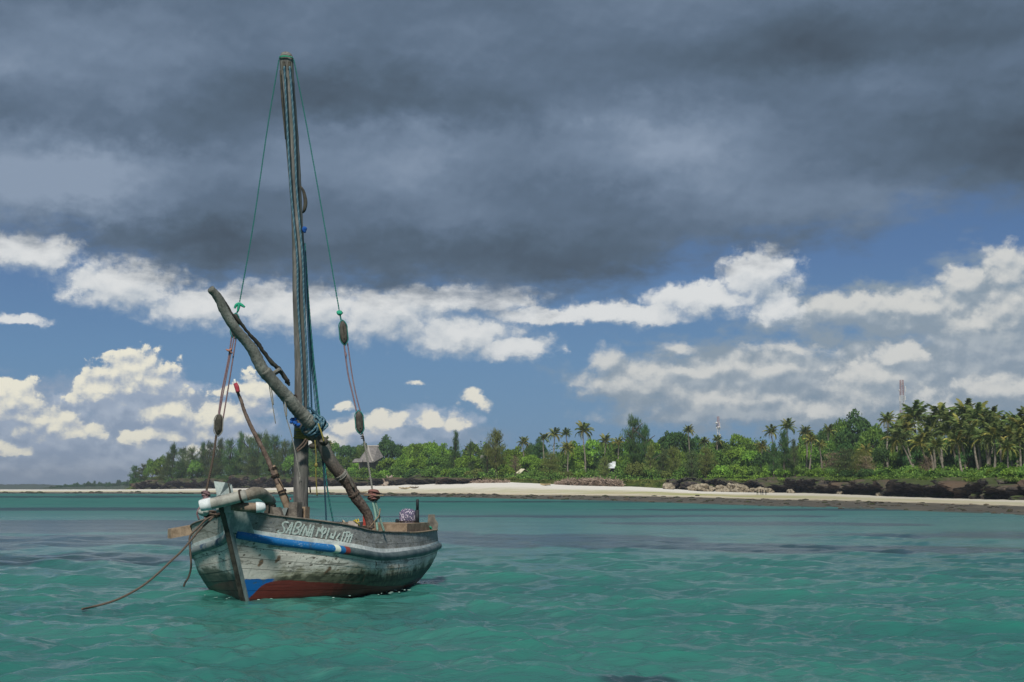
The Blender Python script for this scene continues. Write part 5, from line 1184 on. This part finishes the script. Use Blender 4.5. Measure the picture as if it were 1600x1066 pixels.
for i, (x, y, w, m_) in enumerate([(500, 732, 40, C_), (524, 734, 40, 'olive'), (548, 736, 40, C_), (574, 732, 44, C_), (600, 736, 40, B), (624, 730, 44, C_), (650, 734, 40, D_), (676, 730, 46, C_), (700, 734, 40, B), (722, 732, 44, C_), (745, 734, 40, 'olive'), (758, 738, 34, C_), (792, 732, 34, B), (836, 736, 34, C_),
     (868, 738, 30, B), (884, 736, 30, 'olive'), (908, 738, 30, B), (926, 736, 28, C_), (975, 722, 36, C_), (995, 722, 46, 'olive'), (1018, 730, 40, C_), (1040, 734, 30, 'olive'), (1062, 730, 34, C_), (1080, 736, 26, B), (1104, 728, 34, C_), (1128, 728, 40, B), (1152, 728, 40, B), (1176, 730, 40, C_), (1200, 730, 36, B), (1225, 732, 36, B),
     (1250, 730, 36, C_), (1275, 732, 36, B), (1300, 732, 36, C_), (1330, 736, 50, D_), (1352, 734, 40, D_), (1378, 734, 40, C_), (1402, 736, 36, C_), (1425, 736, 36, B), (1450, 738, 36, B), (1480, 740, 36, D_), (1500, 738, 34, C_), (1530, 734, 40, B), (1556, 730, 44, B), (1582, 730, 46, B), (1604, 728, 46, C_), (1636, 730, 50, C_)]):
    bush(x, y, 9 + (i * 7) % 9, w, m_, i)
# casuarinas that stand out
for a in [(712, 672, 40, 28, 'dark', 0, False, None), (735, 688, 40, 20, 'grey', 1, False, None), (775, 672, 12, 44, 'olive', 0, True, 'tall olive casuarina with open crown standing alone at the beach edge'), (762, 690, 14, 26, 'grey', 1, True, None), (860, 706, 10, 42, 'olive', 1, True, None),
          (990, 647, 34, 50, 'dark', 1, True, 'tallest dark casuarina with broad ragged crown rising above the wood'), (1008, 664, 34, 28, 'dark', 0, True, None), (944, 714, 5, 24, 'olive', 0, True, None), (1016, 692, 9, 34, 'olive', 1, False, None), (1036, 700, 8, 30, 'grey', 0, False, None), (1052, 698, 10, 36, 'olive', 0, True, None),
          (1102, 698, 6, 40, 'olive', 1, True, None), (1080, 704, 9, 36, 'grey', 0, True, None), (1225, 672, 12, 44, 'dark', 0, False, 'dense conical dark green casuarina on the grassy bank'), (1208, 690, 12, 26, 'dark', 1, False, None), (1240, 686, 13, 26, 'grey', 0, False, None), (1320, 700, 16, 60, 'grey', 1, True, None), (1345, 704, 18, 44, 'olive', 0, True, None)]:
    oak(a[0], a[1], a[2], a[3], a[4], a[5], a[6], a[7])
plant('bare_tree', 'x', 1300, 706, 22, 50, 'brown leafless thorny tree', 'tree', 'bare trees', ('bare', 'dry', 0), 0, .2)
plant('bare_tree', 'x', 1352, 712, 20, 40, 'brown leafless thorny tree', 'tree', 'bare trees', ('bare', 'dry', 0), 0, .2)
plant('bare_tree', 'x', 1445, 712, 20, 30, 'brown leafless thorny tree', 'tree', 'bare trees', ('bare', 'dry', 0), 0, .2)
plant('bare_tree', 'x', 805, 712, 20, 24, 'brown leafless thorny tree', 'tree', 'bare trees', ('bare', 'dry', 0), 0, .2)
# palms
for a in [(508, 684, 20, 60, 0, .3), (514, 690, 18, 66, 1, .3), (818, 684, 22, 56, 1, .5), (850, 678, 20, 60, 0, .2), (866, 671, 24, 56, 1, .5), (884, 671, 20, 70, 0, .2), (912, 662, 32, 30, 1, .3), (886, 692, 26, 24, 2, .7), (946, 680, 26, 46, 0, .7), (966, 684, 24, 40, 1, .7), (1075, 666, 22, 60, 0, .2),
          (1100, 684, 20, 60, 2, .4), (1121, 681, 20, 66, 0, .3), (1190, 690, 22, 40, -2, .6), (1205, 666, 26, 46, 3, .3), (1231, 657, 30, 52, -2, .3), (1258, 667, 26, 40, 2, .4), (1266, 680, 24, 36, -2, .6), (1294, 665, 24, 60, 0, .3), (1280, 688, 22, 26, 2, .5), (1386, 646, 32, 46, 0, .4), (1352, 696, 26, 30, -3, .8)]:
    palm(a[0], a[1], a[2], back=a[3], leanpx=a[4], yellow=a[5])
grove = [(1402, 672, 40, 18, 26, .4), (1428, 632, 52, 44, 4, .5), (1412, 662, 40, 30, 14, .7), (1446, 668, 42, 22, 12, .7), (1468, 634, 46, 46, -4, .3), (1455, 650, 40, 40, 3, .4), (1484, 640, 44, 40, 10, .4), (1478, 660, 40, 24, 18, .5), (1508, 630, 46, 44, 2, .4), (1526, 634, 50, 40, -2, .4), (1500, 652, 40, 34, 5, .5), (1518, 662, 40, 24, 8, .6),
         (1541, 648, 40, 40, 2, .4), (1552, 664, 44, 20, 0, .9), (1536, 670, 40, 22, -8, .7), (1563, 650, 40, 44, 0, .3), (1575, 662, 40, 30, -3, .5), (1587, 645, 46, 44, 2, .3), (1598, 652, 44, 34, 0, .4), (1605, 640, 46, 50, 2, .4), (1590, 672, 38, 22, 4, .6), (1622, 652, 44, 32, 0, .4), (1640, 640, 46, 44, 0, .4),
         (1436, 680, 36, 16, 14, .8), (1495, 676, 36, 14, -6, .8), (1462, 684, 34, 12, 10, .5), (1660, 650, 46, 30, 0, .4), (1572, 684, 38, 12, 2, .9), (1416, 652, 38, 50, -6, .4), (1548, 640, 40, 56, 0, .3), (1400, 660, 32, 54, 3, .4)]
for a in grove: palm(a[0], a[1], a[2], back=a[3], leanpx=a[4] * -1 if a[4] < 0 else a[4], yellow=a[5] * .35, group='coconut palms of the right-hand grove', n=24)
for i, (x, y, w, m_) in enumerate([(1425, 690, 50, D_), (1450, 700, 44, D_), (1480, 692, 50, C_), (1510, 690, 50, D_), (1540, 696, 50, D_), (1570, 690, 50, D_), (1600, 690, 56, C_), (1640, 690, 60, D_), (1440, 676, 50, D_), (1500, 672, 56, D_), (1560, 672, 56, D_), (1620, 668, 60, D_)]):
    broad(x, y, 40 + 14 * (i % 3) + (20 if i > 7 else 0), w, m_, i, g='dark trees behind the palm grove', tf=.1)

# low thicket filling the ground between the trees
def thicket(name, px0, px1, b0, b1, n, h, mat, seed, size=.55, hole=.0):
    r = np.random.default_rng(seed); px = r.uniform(px0, px1, n); D = DT(px) + r.uniform(0, 1, n) ** .8 * (b1 - b0) + b0; X = xy(px, D); m = fbm(X * .22, D * .22, seed, 3); keep = m > hole
    px, D, X, m = px[keep], D[keep], X[keep], m[keep]; hh = h * np.clip(m * 2 - .35, .12, 1.3); Z = np.where(D < DT(px) + 12, np.maximum(ground_z(px, D), zT(px) + BK(px) * .88), ground_z(px, D)) + hh * r.uniform(.1, 1, len(X)) ** .6
    V, F, t = leaves(np.stack([X, D, Z], 1), np.tile([0, -.5, .8], (len(X), 1)), size, .8, seed)
    struct(name, (V, F), mat, smooth=False, attrs={'tint': t}, kind='stuff')
thicket('thicket', 480, 1060, 3, 60, 42000, 3.4, FOL['mid'], 3)
thicket('thicket.001', 1060, 1700, 16, 60, 40000, 2.6, FOL['bright'], 4, hole=.34)
thicket('thicket.002', 205, 490, 3, 30, 16000, 3.5, FOL['dark'], 5, .6)
thicket('thicket.003', 1380, 1700, 5, 34, 20000, 2.6, FOL['mid'], 6, .5)
thicket('ground_cover', 1040, 1700, 4.0, 16, 20000, .9, FOL['bright'], 8, .35, hole=.45)
thicket('ground_cover.003', 1250, 1700, -1.5, 13, 26000, 1.1, FOL['mid'], 18, .4, hole=.34)
thicket('ground_cover.004', 1040, 1330, 2.0, 12, 6000, .5, FOL['olive'], 19, .35, hole=.48)
thicket('ground_cover.001', 500, 1040, 1.5, 6, 14000, 1.0, FOL['olive'], 9, .4, hole=.35)
thicket('ground_cover.002', 205, 480, 1.5, 7, 9000, 1.6, FOL['dark'], 10, .5, hole=.3)

thicket('backing_wood', 480, 1420, 85, 130, 46000, 11, FOL['dark'], 21, 1.0)
thicket('backing_wood.001', 1380, 1720, 45, 80, 26000, 10, FOL['dark'], 22, .9)
thicket('understorey', 480, 1700, 45, 80, 60000, 6.0, FOL['mid'], 23, .8)
# distant trees along the far left shore
r_ = random.Random(3)
for i in range(26):
    x = 84 + i * 5.6 + r_.uniform(-2, 2); yt = np.interp(x, [84, 110, 150, 200, 235], [759, 755.5, 752.5, 750.5, 745]) + r_.uniform(-1.5, 2)
    if i % 3 == 0: 
        root = plant('distant_tree', 'd', x, yt, 0, 11, 'far dark palm-like tree on the low left shore', 'tree', 'far trees on the low left shore', ('oak', 'dark', 0), 0, .5, D=1900 + 60 * (i % 4), base=2)
    else: root = plant('distant_tree', 'd', x, yt + 2, 0, 13, 'far dark round tree on the low left shore', 'tree', 'far trees on the low left shore', ('broad', 'dark', i % 3), i % 3, .2, D=1850 + 50 * (i % 5), base=2)

# ================================================================== things on the island
def G(px, D): return np.array([float(xy(px, D)), D, float(ground_z(px, D))])
M_THATCH = mottled('weathered thatch', (.13, .122, .115), (.27, .25, .235), .8, .95, .8, (1, 1, 3))
hut = Thing('thatched_hut', 'large steep thatched roof hut poking out of the trees behind the right stay', 'hut', tuple(G(582, 700)))
D = 690.; A_ = lambda x, y, d=0: W(x, y, D + d)
Vh = [A_(562, 722, -6), A_(598, 714, 6), A_(572, 703, 0), A_(591, 699, 2), A_(608, 716, 16), A_(556, 722, 12), A_(583, 722.5, -7)]
V = np.array([A_(561, 721, -5), A_(583, 723, -7), A_(599, 714, 4), A_(594, 716, 18), A_(558, 722, 12), A_(575, 698.5, 3), A_(590, 698, 5)])
hut.part('roof', (V, [(0, 1, 5), (1, 2, 6, 5), (2, 3, 6), (3, 4, 5, 6), (4, 0, 5)]), M_THATCH, smooth=False)
hut.part('ridge_cap', join(tube([A_(573.5, 697.5, 3), A_(591.5, 697.5, 5)], .5, 6, 4), tube([A_(583, 722, -7.3), A_(578, 710, -2.4), A_(575.5, 699, 2.6)], .45, 6, 6)), mottled('pale thatch ridge', (.28, .26, .23), (.44, .41, .37), 2), smooth=False)
V = np.array([A_(550, 722.5, -8), A_(566, 722, -9), A_(567, 716.5, -5), A_(554, 717, -4)])
hut.part('side_roof', (np.vstack([V, V + [0, .3, -.35]]), [(0, 1, 2, 3), (7, 6, 5, 4), (0, 4, 5, 1), (1, 5, 6, 2), (2, 6, 7, 3), (3, 7, 4, 0)]), M_THATCH, smooth=False)
hut.part('wall', box(A_(578, 726, 4), (4.6, 0, 0), (0, 4, 0), (0, 0, 2.0)), mottled('coral rag wall', (.15, .14, .12), (.27, .25, .22), 1), smooth=False)
# open shelter with a pale sloping roof
Ds = 538.; S = lambda x, y, d=0: W(x, y, Ds + d)
sh = Thing('beach_shelter', 'open shelter on posts with a pale yellow sloping roof at the top of the beach', 'shelter', tuple(G(814, Ds)))
V = np.array([S(806, 738.5, -1), S(817, 732.5, 1.5), S(819, 733, 1.5), S(826.5, 738, 4), S(823, 738.3, -1.5), S(808, 740, -1)])
V = np.array([S(806, 739, -1.6), S(813, 739.5, -2.6), S(820, 733, .2), S(814, 732.2, 1.2)]); V2 = np.array([S(820, 733, .2), S(814, 732.2, 1.2), S(824, 738, 4), S(826.5, 737.5, 2)])
sh.part('roof_sheet', (np.vstack([V, V - [0, 0, .15]]), [(0, 1, 2, 3), (7, 6, 5, 4), (0, 4, 5, 1), (1, 5, 6, 2), (2, 6, 7, 3), (3, 7, 4, 0)]), mottled('pale straw roof', (.50, .47, .33), (.66, .62, .48), 1.5), smooth=False)
sh.part('roof_sheet', (np.vstack([V2, V2 - [0, 0, .15]]), [(0, 1, 2, 3), (7, 6, 5, 4), (0, 1, 5, 4), (2, 3, 7, 6), (0, 4, 7, 3), (1, 2, 6, 5)]), mottled('straw roof with painted shade', (.22, .19, .12), (.34, .3, .2), 1.5), smooth=False)  # far slope: its shade is put into a darker straw colour
for x, d in ((807.5, -1.4), (813, -2.2), (819.5, 0), (825, 2.2)):
    p = G(x, Ds + d); sh.part('post', tube([p - (0, 0, .3), W(x, 738.5, Ds + d)], .10, 6), M_DARKWOOD)
ps = Thing('tarpaulin', 'small pale yellow sheet lying slanted on the bank right of the open shelter', 'sheet', tuple(G(851, 525)))
V = np.array([W(845, 750, 524), W(853.5, 747, 524), W(855, 746.5, 527), W(847, 748.8, 528)]); ps.part('sheet', (np.vstack([V, V - [0, 0, .12]]), [(0, 1, 2, 3), (7, 6, 5, 4), (0, 4, 5, 1), (1, 5, 6, 2), (2, 6, 7, 3), (3, 7, 4, 0)]), mottled('pale yellow sheet', (.55, .54, .36), (.7, .68, .5), 1.5), smooth=False)
# house with a white metal roof
Dh = 520.; S = lambda x, y, d=0: W(x, y, Dh + d)
ho = Thing('house', 'small dark house with a bright white metal roof between trees above the driftwood', 'house', tuple(G(955, Dh)))
V = np.array([S(946, 731, -3), S(962, 731, -3), S(961, 722.5, 1), S(951, 724, 1)]); ho.part('roof', (np.vstack([V, V - [0, 0, .2]]), [(0, 1, 2, 3), (7, 6, 5, 4), (0, 4, 5, 1), (1, 5, 6, 2), (2, 6, 7, 3), (3, 7, 4, 0)]), mottled('white metal roof', (.55, .60, .64), (.74, .78, .8), 1.0, .5), smooth=False)
ho.part('gable', box(S(959, 725.5, 0), (.55, 0, 0), (0, 1, 0), (0, 0, .9)), mottled('white gable', (.6, .64, .66), (.75, .78, .8), 1.0), smooth=False)
ho.part('wall', box(S(954.5, 735.5, .2), (1.75, 0, 0), (0, 2, 0), (0, 0, 1.15)), mottled('grey block wall', (.09, .085, .085), (.16, .15, .145), 1.5), smooth=False)
ho.part('door', box(S(951, 736.5, -1.9), (.35, 0, 0), (0, .08, 0), (0, 0, .9)), M_DARKWOOD, smooth=False)
for (x, y, w, lb_) in ((754, 713, 1.5, 'small pale hut roof showing between trees left of the tall lone casuarina'),):
    h2 = Thing('hut', lb_, 'hut', tuple(G(x, 590))); V = np.array([W(x - 4, y + 2, 588), W(x + 4, y + 2, 588), W(x + 3, y - 2, 592), W(x - 2.5, y - 2, 592)])
    h2.part('roof', (np.vstack([V, V - [0, 0, .2]]), [(0, 1, 2, 3), (7, 6, 5, 4), (0, 4, 5, 1), (1, 5, 6, 2), (2, 6, 7, 3), (3, 7, 4, 0)]), M_THATCH, smooth=False); h2.part('wall', box(W(x, y + 5, 592), (.8, 0, 0), (0, .8, 0), (0, 0, .9)), M_STEM, smooth=False)
# radio masts
def tower(px, ytop, D, wtop, wbase, lab, bands, dishes, whips=()):
    base = G(px, D); t = Thing('radio_mast', lab, 'mast', tuple(base)); zt = W(px, ytop, D)[2]; z0 = base[2]; H_ = zt - z0; X = base[0]
    red = mottled('faded red steel', (.30, .17, .18), (.42, .27, .27), 2); wh = mottled('white steel', (.50, .50, .50), (.65, .65, .65), 2)
    n = len(bands); 
    for k in range(n):
        a, b_ = z0 + H_ * k / n, z0 + H_ * (k + 1) / n; wa, wb = [(wbase + (wtop - wbase) * q) / FPX * D / 2 for q in (k / n, (k + 1) / n)]; gs = []
        ca = [np.array([X + i * wa, D + j * wa, a]) for i, j in ((-1, -1), (1, -1), (1, 1), (-1, 1))]; cb = [np.array([X + i * wb, D + j * wb, b_]) for i, j in ((-1, -1), (1, -1), (1, 1), (-1, 1))]
        for i in range(4):
            gs.append(tube([ca[i], cb[i]], .085, 4)); j = (i + 1) % 4; m = 3
            for s in range(m):
                f0, f1 = s / m, (s + 1) / m; p = lambda q, f: ca[q] + (cb[q] - ca[q]) * f
                gs += [tube([p(i, f0), p(j, f1)], .035, 3), tube([p(j, f0), p(i, f1)], .035, 3), tube([p(i, f1), p(j, f1)], .035, 3)]
        t.part('lattice_section', join(*gs), red if bands[k] else wh, smooth=False)
    for (dx, y, r) in dishes:
        c = W(px + dx, y, D - 1.2); t.part('dish', tube([c + (0, -.3, 0), c + (0, .25, 0), c + (0, .5, 0)], [r, r, r * .4], 12), wh)
    for (dx, y, hh) in whips:
        c = W(px + dx, y, D); t.part('antenna', box(c, (.16, 0, 0), (0, .2, 0), (0, 0, hh)), wh, smooth=False)
tower(1122, 651, 760, 2.6, 4.6, 'smaller distant radio mast with white dishes rising left of centre-right trees', [0, 0, 0, 0, 1], [(-2.2, 661, .55), (.5, 668, .5), (2.4, 668, .45)], [(2.6, 664, .9), (-2.6, 667, .8), (3.2, 682, 1.2), (1.6, 660, .8)])
tower(1410, 594, 560, 4.4, 9.5, 'tall red and white lattice radio mast rising behind the palm grove', [0, 1, 0, 0, 0, 0, 1, 1, 0, 0, 1, 1], [(-4.5, 648, .55), (-5, 661, .55), (-4.8, 610, .3)], [(4.6, 608, 1.1), (-4.6, 623, .8), (4.2, 622, .8), (-1, 600, .5), (-6.5, 655, 1.0)])

# coral boulders at the foot of the ledge
M_BOULD = mottled('pale coral boulder', (.15, .125, .09), (.40, .35, .26), 1.1, .95, .9, (1, 1, 1), .1, .15)
BL = [(1046, 757.5, 9, 6, 'low brown'), (1084, 762, 9, 6, 'rough brown'), (1097, 758, 11, 8, 'tall rough tan'), (1108, 761, 8, 6, 'rounded tan'), (1127, 760, 10, 6.5, 'wide pale'), (1134, 763, 6, 4, 'small pale'), (1146, 757, 9, 9, 'tall grey topped'), (1157, 759, 10, 8, 'ridged grey brown'), (1150, 764, 7, 4.5, 'squat tan'),
      (1174, 762.5, 7, 4.5, 'smooth pale oval'), (1189, 762.5, 9, 5.5, 'mossy domed'), (1200, 762.5, 8, 5, 'orange brown'), (1166, 764, 5, 5, 'narrow pale'), (1236, 763, 6, 4, 'small pinkish'), (1312, 768, 5, 4, 'small tan'), (1378, 765, 8, 4, 'flat tan')]
for i, (x, y, w, h, ad) in enumerate(BL):
    D = float(DT(x)) - 11 - (i % 3); k = D / FPX; g = G(x, D); c = W(x, y, D); zc = max(g[2] + h * k * .55, c[2])
    o = single('boulder', lumpy((c[0], D, g[2] + h * k * .50), w * k, 2.2, h * k * .95, i + 2, .46, 20, 13), M_BOULD, 'x', 'boulder', 'boulders at the foot of the ledge', smooth=False); ALL.remove(o)
    PEND.append((o, f'{ad} coral boulder at the foot of the ledge', x, D))
for i, (x, y, w, h) in enumerate([(1526, 771, 17, 6.5), (1558, 771, 15, 7), (1544, 773, 9, 5), (1586, 776, 14, 5), (1612, 778, 16, 7)]):
    D = float(DT(x)) - 9; k = D / FPX; g = G(x, D)
    o = single('boulder', lumpy((xy(x, D), D, g[2] + h * k * .5), w * k, 1.6, h * k, i + 40, .34, 20, 12), ROCK, 'x', 'boulder', 'rough rocks at the right end of the beach', smooth=False); ALL.remove(o); PEND.append((o, 'rough brown grey rock on the sand under the palm grove', x, D))
# stones on the reef flat
rr_ = np.random.default_rng(8); gs = []
for i in range(420):
    x = rr_.uniform(-40, 1660); D = float(D0(x)) + rr_.uniform(-.05, 1) * float(DR(x) - D0(x)); g = G(x, D); s = rr_.uniform(.12, .5) * (D / 300); gs.append(lumpy((g[0], D, max(g[2], 0)), s * 1.6, s, s * .55, i, .3, 6, 4))
struct('reef_stones', join(*gs), ROCK, kind='stuff', smooth=False)
for i, (x, y, w) in enumerate([(884, 777.5, 6), (1362, 785.5, 5), (1374, 785.5, 4), (1088, 778, 3.5)]):
    D = EYE * FPX / (y - 764) * .93; k = D / FPX
    o = single('reef_rock', lumpy((xy(x, D), D, float(ground_z(x, D)) + .1), w * k, .5, 1.3 * k, i + 60, .3), ROCK, 'x', 'rock', 'dark rocks on the reef flat', smooth=False); ALL.remove(o); PEND.append((o, 'low dark rock on the wet reef flat', x, D))
# driftwood and dead brush heap along the beach top
gs = []
for i in range(1500):
    x = rr_.uniform(868, 972) if i % 5 else rr_.uniform(735, 795); D = float(DT(x)) - rr_.uniform(-1, 4.5); g = G(x, D); a = rr_.normal(size=3); a[2] = abs(a[2]) * .6; a /= np.linalg.norm(a); l = rr_.uniform(.8, 2.6)
    hmax = np.interp(x, [735, 795, 868, 890, 930, 965, 975], [.8, .6, .5, 2.0, 2.4, 2.0, .5]); p = g + np.array([0, 0, rr_.uniform(0, 1) * hmax]); gs.append(tube([p - a * l / 2, p + a * l / 2], rr_.uniform(.05, .14), 3))
M_DRIFT = mottled('bleached brushwood', (.16, .115, .085), (.36, .28, .22), .7)
struct('driftwood', join(*gs), M_DRIFT, kind='stuff', smooth=False)
# fallen stump by the ledge
st = Thing('tree_stump', 'pale uprooted tree stump leaning against the dark ledge left of centre', 'stump', tuple(G(606, 632)))
D = 628.; st.part('trunk', tube([W(602, 760, D), W(607, 752, D), W(613, 743, D)], [1.6, 1.0, .5], 7, 10, wob=.15), mottled('bleached stump', (.22, .17, .14), (.42, .36, .30), .8))
for a, b_ in (((604, 757), (598, 748)), ((606, 754), (616, 752)), ((603, 758), (596, 758)), ((608, 751), (604, 743))): st.part('root', tube([W(*a, D), W(*b_, D - .5)], [.6, .2], 5, 5), M_DRIFT)

# outrigger canoes and small boats drawn up on the sand
def canoe(px, py, L, lab, D, col, rot=0):
    g = G(px, D); t = Thing('canoe', lab, 'canoe', tuple(g), 'small boats drawn up on the sand'); n = 13; s = np.linspace(-1, 1, n); V = []; k = 5
    for q in s:
        b_ = (1 - abs(q) ** 2.4) * .42 + .02; sh_ = .20 * q * q
        for a in np.linspace(0, pi, k): V.append([q * L / 2, cos(a) * b_, .62 + sh_ - sin(a) * (.55 * (1 - .5 * q * q))])
    V = np.array(V); c, s2 = cos(rot), sin(rot); V[:, :2] = V[:, :2] @ np.array([[c, s2], [-s2, c]]); F = [tuple(f) for f in gridmesh(n, k)]
    hl = t.part('hull', (V + g, F), col, smooth=False); t.part('thwart', box(g + (0, 0, .6), (.12, 0, 0), (0, .4, 0), (0, 0, .03)), M_TANWOOD, smooth=False)
    P = np.array([[-.8, -1.6, .75], [-.8, 1.6, .75], [.8, -1.6, .75], [.8, 1.6, .75]]) * [L / 6, 1, 1]; P[:, :2] = P[:, :2] @ np.array([[c, s2], [-s2, c]])
    t.part('outrigger_boom', tube([g + P[0], g + P[1]], .05, 4), M_TANWOOD); t.part('outrigger_boom', tube([g + P[2], g + P[3]], .05, 4), M_TANWOOD)
    t.part('float', tube([g + (P[0] + (P[0] - P[2]) * .4) * [1, 1, .35], g + (P[2] + (P[2] - P[0]) * .4) * [1, 1, .35]], .10, 5), M_GREYWOOD)
CO = mottled('faded canoe paint', (.36, .27, .14), (.55, .45, .26), 2); CO2 = mottled('dark canoe planks', (.10, .08, .055), (.2, .16, .11), 2)
canoe(567, 765, 4.2, 'tan canoe on the sand left of the right stay, leftmost of three', 560, CO, .1)
canoe(633, 765, 4.4, 'yellowish canoe with outrigger on the sand, middle of three', 560, CO, -.1)
canoe(648, 765, 3.4, 'darker canoe on the sand at the right of its group', 556, CO2, .2)
canoe(852, 758, 4.0, 'pale canoe drawn up at the dark heap of brushwood', 486, CO, .5)

# four people standing on the shore
def person(px, Dp, h, lab, shirt, legs, stride, seed, arm=.25):
    g = G(px, Dp); t = Thing('person', lab, 'person', tuple(g)); s = h / 1.7; sk = mottled('dark skin', (.045, .028, .02), (.075, .045, .032), 20)
    me = bpy.data.meshes.new('body'); J = [(0, 0, .92), (0, 0, 1.12), (0, 0, 1.38), (0, 0, 1.50), (0, -.01, 1.60), (0, -.01, 1.70), (.10, 0, .90), (.11 + stride * .2, -stride * .18, .50), (.11 + stride * .2, -stride * .05, .07), (.12 + stride * .2, -.14 - stride * .1, .03),
        (-.10, 0, .90), (-.11, stride * .18, .50), (-.11, stride * .25, .07), (-.12, -.12 + stride * .25, .03), (.19, 0, 1.40), (.23 + arm * .2, -.03, 1.14), (.23 + arm * .1, -.16 * arm * 3, .92), (-.19, 0, 1.40), (-.24, .02, 1.14), (-.24, -.05, .90)]
    E_ = [(0, 1), (1, 2), (2, 3), (3, 4), (4, 5), (0, 6), (6, 7), (7, 8), (8, 9), (0, 10), (10, 11), (11, 12), (12, 13), (2, 14), (14, 15), (15, 16), (2, 17), (17, 18), (18, 19)]
    R = [.13, .12, .14, .06, .095, .08, .09, .06, .045, .035, .09, .06, .045, .035, .06, .045, .035, .06, .045, .035]
    me.from_pydata([tuple(np.array(j) * s) for j in J], E_, []); me.materials.append(sk); o = link('body', me, t.o)
    md = o.modifiers.new('skin', 'SKIN'); 
    for i, v in enumerate(me.skin_vertices[0].data): v.radius = (R[i] * s, R[i] * s); v.use_root = (i == 0)
    o.modifiers.new('sub', 'SUBSURF').levels = 1
    t.part('shirt', tube([g + np.array(q) * s for q in ((0, 0, .98), (0, 0, 1.15), (0, 0, 1.34), (0, 0, 1.46))], [.17 * s, .155 * s, .19 * s, .08 * s], 10, 8, sx=.8), shirt)
    t.part('shorts', join(*[tube([g + np.array(q) * s for q in ((x, 0, 1.0), (x * 1.05 + (stride * .1 if x > 0 else 0), -stride * .06, .62))], [.12 * s, .115 * s], 8) for x in (-.09, .09)]), legs)
    t.part('hair', lumpy(g + np.array([0, .0, 1.70]) * s, .092 * s, .10 * s, .07 * s, seed, .08, 10, 7), M_BLACK)
c1 = mottled('dark green cloth', (.03, .045, .02), (.06, .075, .035), 5); c2 = mottled('dark brown cloth', (.035, .03, .02), (.07, .055, .04), 5); c3 = mottled('black cloth', (.02, .022, .02), (.04, .04, .038), 5)
person(1181.5, 388, 1.45, 'person in dark clothes on the shore, leftmost of the four by the boulders', c1, c1, .3, 2, .9)
person(1186.6, 390, 1.35, 'person in black top on the shore, second from left of the four', c3, c2, .5, 3)
person(1189.8, 388, 1.5, 'person in brown clothes on the shore, second from right of the four', c2, c3, .1, 4)
person(1194.6, 391, 1.35, 'person in dark green clothes on the shore, rightmost of the four', c1, c3, .2, 5)

# ------------------------------------------------------------------ labels that tell alike plants apart
LAND = [(0, 'on the low far shore'), (205, 'at the left tip of the headland'), (300, 'on the headland behind the left stay'), (385, 'on the headland behind the leaning pole'), (440, 'just behind the mast'), (500, 'left of the thatched hut'), (580, 'just right of the thatched hut'), (640, 'right of the right stay'), (700, 'around the lone tall casuarina'), (790, 'behind the open shelter'),
        (835, 'right of the open shelter'), (900, 'around the white-roofed house'), (965, 'left of the smaller radio mast'), (1060, 'around the smaller radio mast'), (1130, 'behind the pale boulders'), (1200, 'behind the four people'), (1270, 'on the grassy bank'), (1340, 'left of the tall radio mast'), (1400, 'around the tall radio mast'), (1450, 'in the left palm grove'), (1520, 'in the middle palm grove'), (1570, 'by the right picture edge')]
ORD = 'first second third fourth fifth sixth seventh eighth ninth tenth eleventh twelfth thirteenth fourteenth fifteenth sixteenth seventeenth eighteenth'.split()
buck = {}
for o, lab, px, D in PEND:
    if len(lab.split()) > 7 or 'far dark' in lab: key = lab
    elif 'boulder' in lab: key = lab
    else: key = lab + ' ' + [w for a, w in LAND if a <= px][-1]
    buck.setdefault(key, []).append((px, o))
for key, lst in buck.items():
    lst.sort(key=lambda q: q[0])
    for i, (_, o) in enumerate(lst): o['label'] = key if len(lst) == 1 else key + f', {ORD[i]} from left'

# ------------------------------------------------------------------ air
def haze():
    V, F = box((0, 4000 / 2 - 200, 28.5), (3400, 0, 0), (0, 2200 + 1000, 0), (0, 0, 31.5))
    me = raw_mesh('haze', V, F, None); m = bpy.data.materials.new('sea air'); m.use_nodes = True; t = m.node_tree; t.nodes.clear()
    out = t.nodes.new('ShaderNodeOutputMaterial'); v = t.nodes.new('ShaderNodeVolumePrincipled'); v.inputs['Color'].default_value = (.80, .88, 1, 1); v.inputs['Density'].default_value = HAZE; v.inputs['Anisotropy'].default_value = .3
    t.links.new(v.outputs[0], out.inputs['Volume']); me.materials.append(m); o = link('haze', me); o['kind'] = 'stuff'
HAZE = .00017
haze()
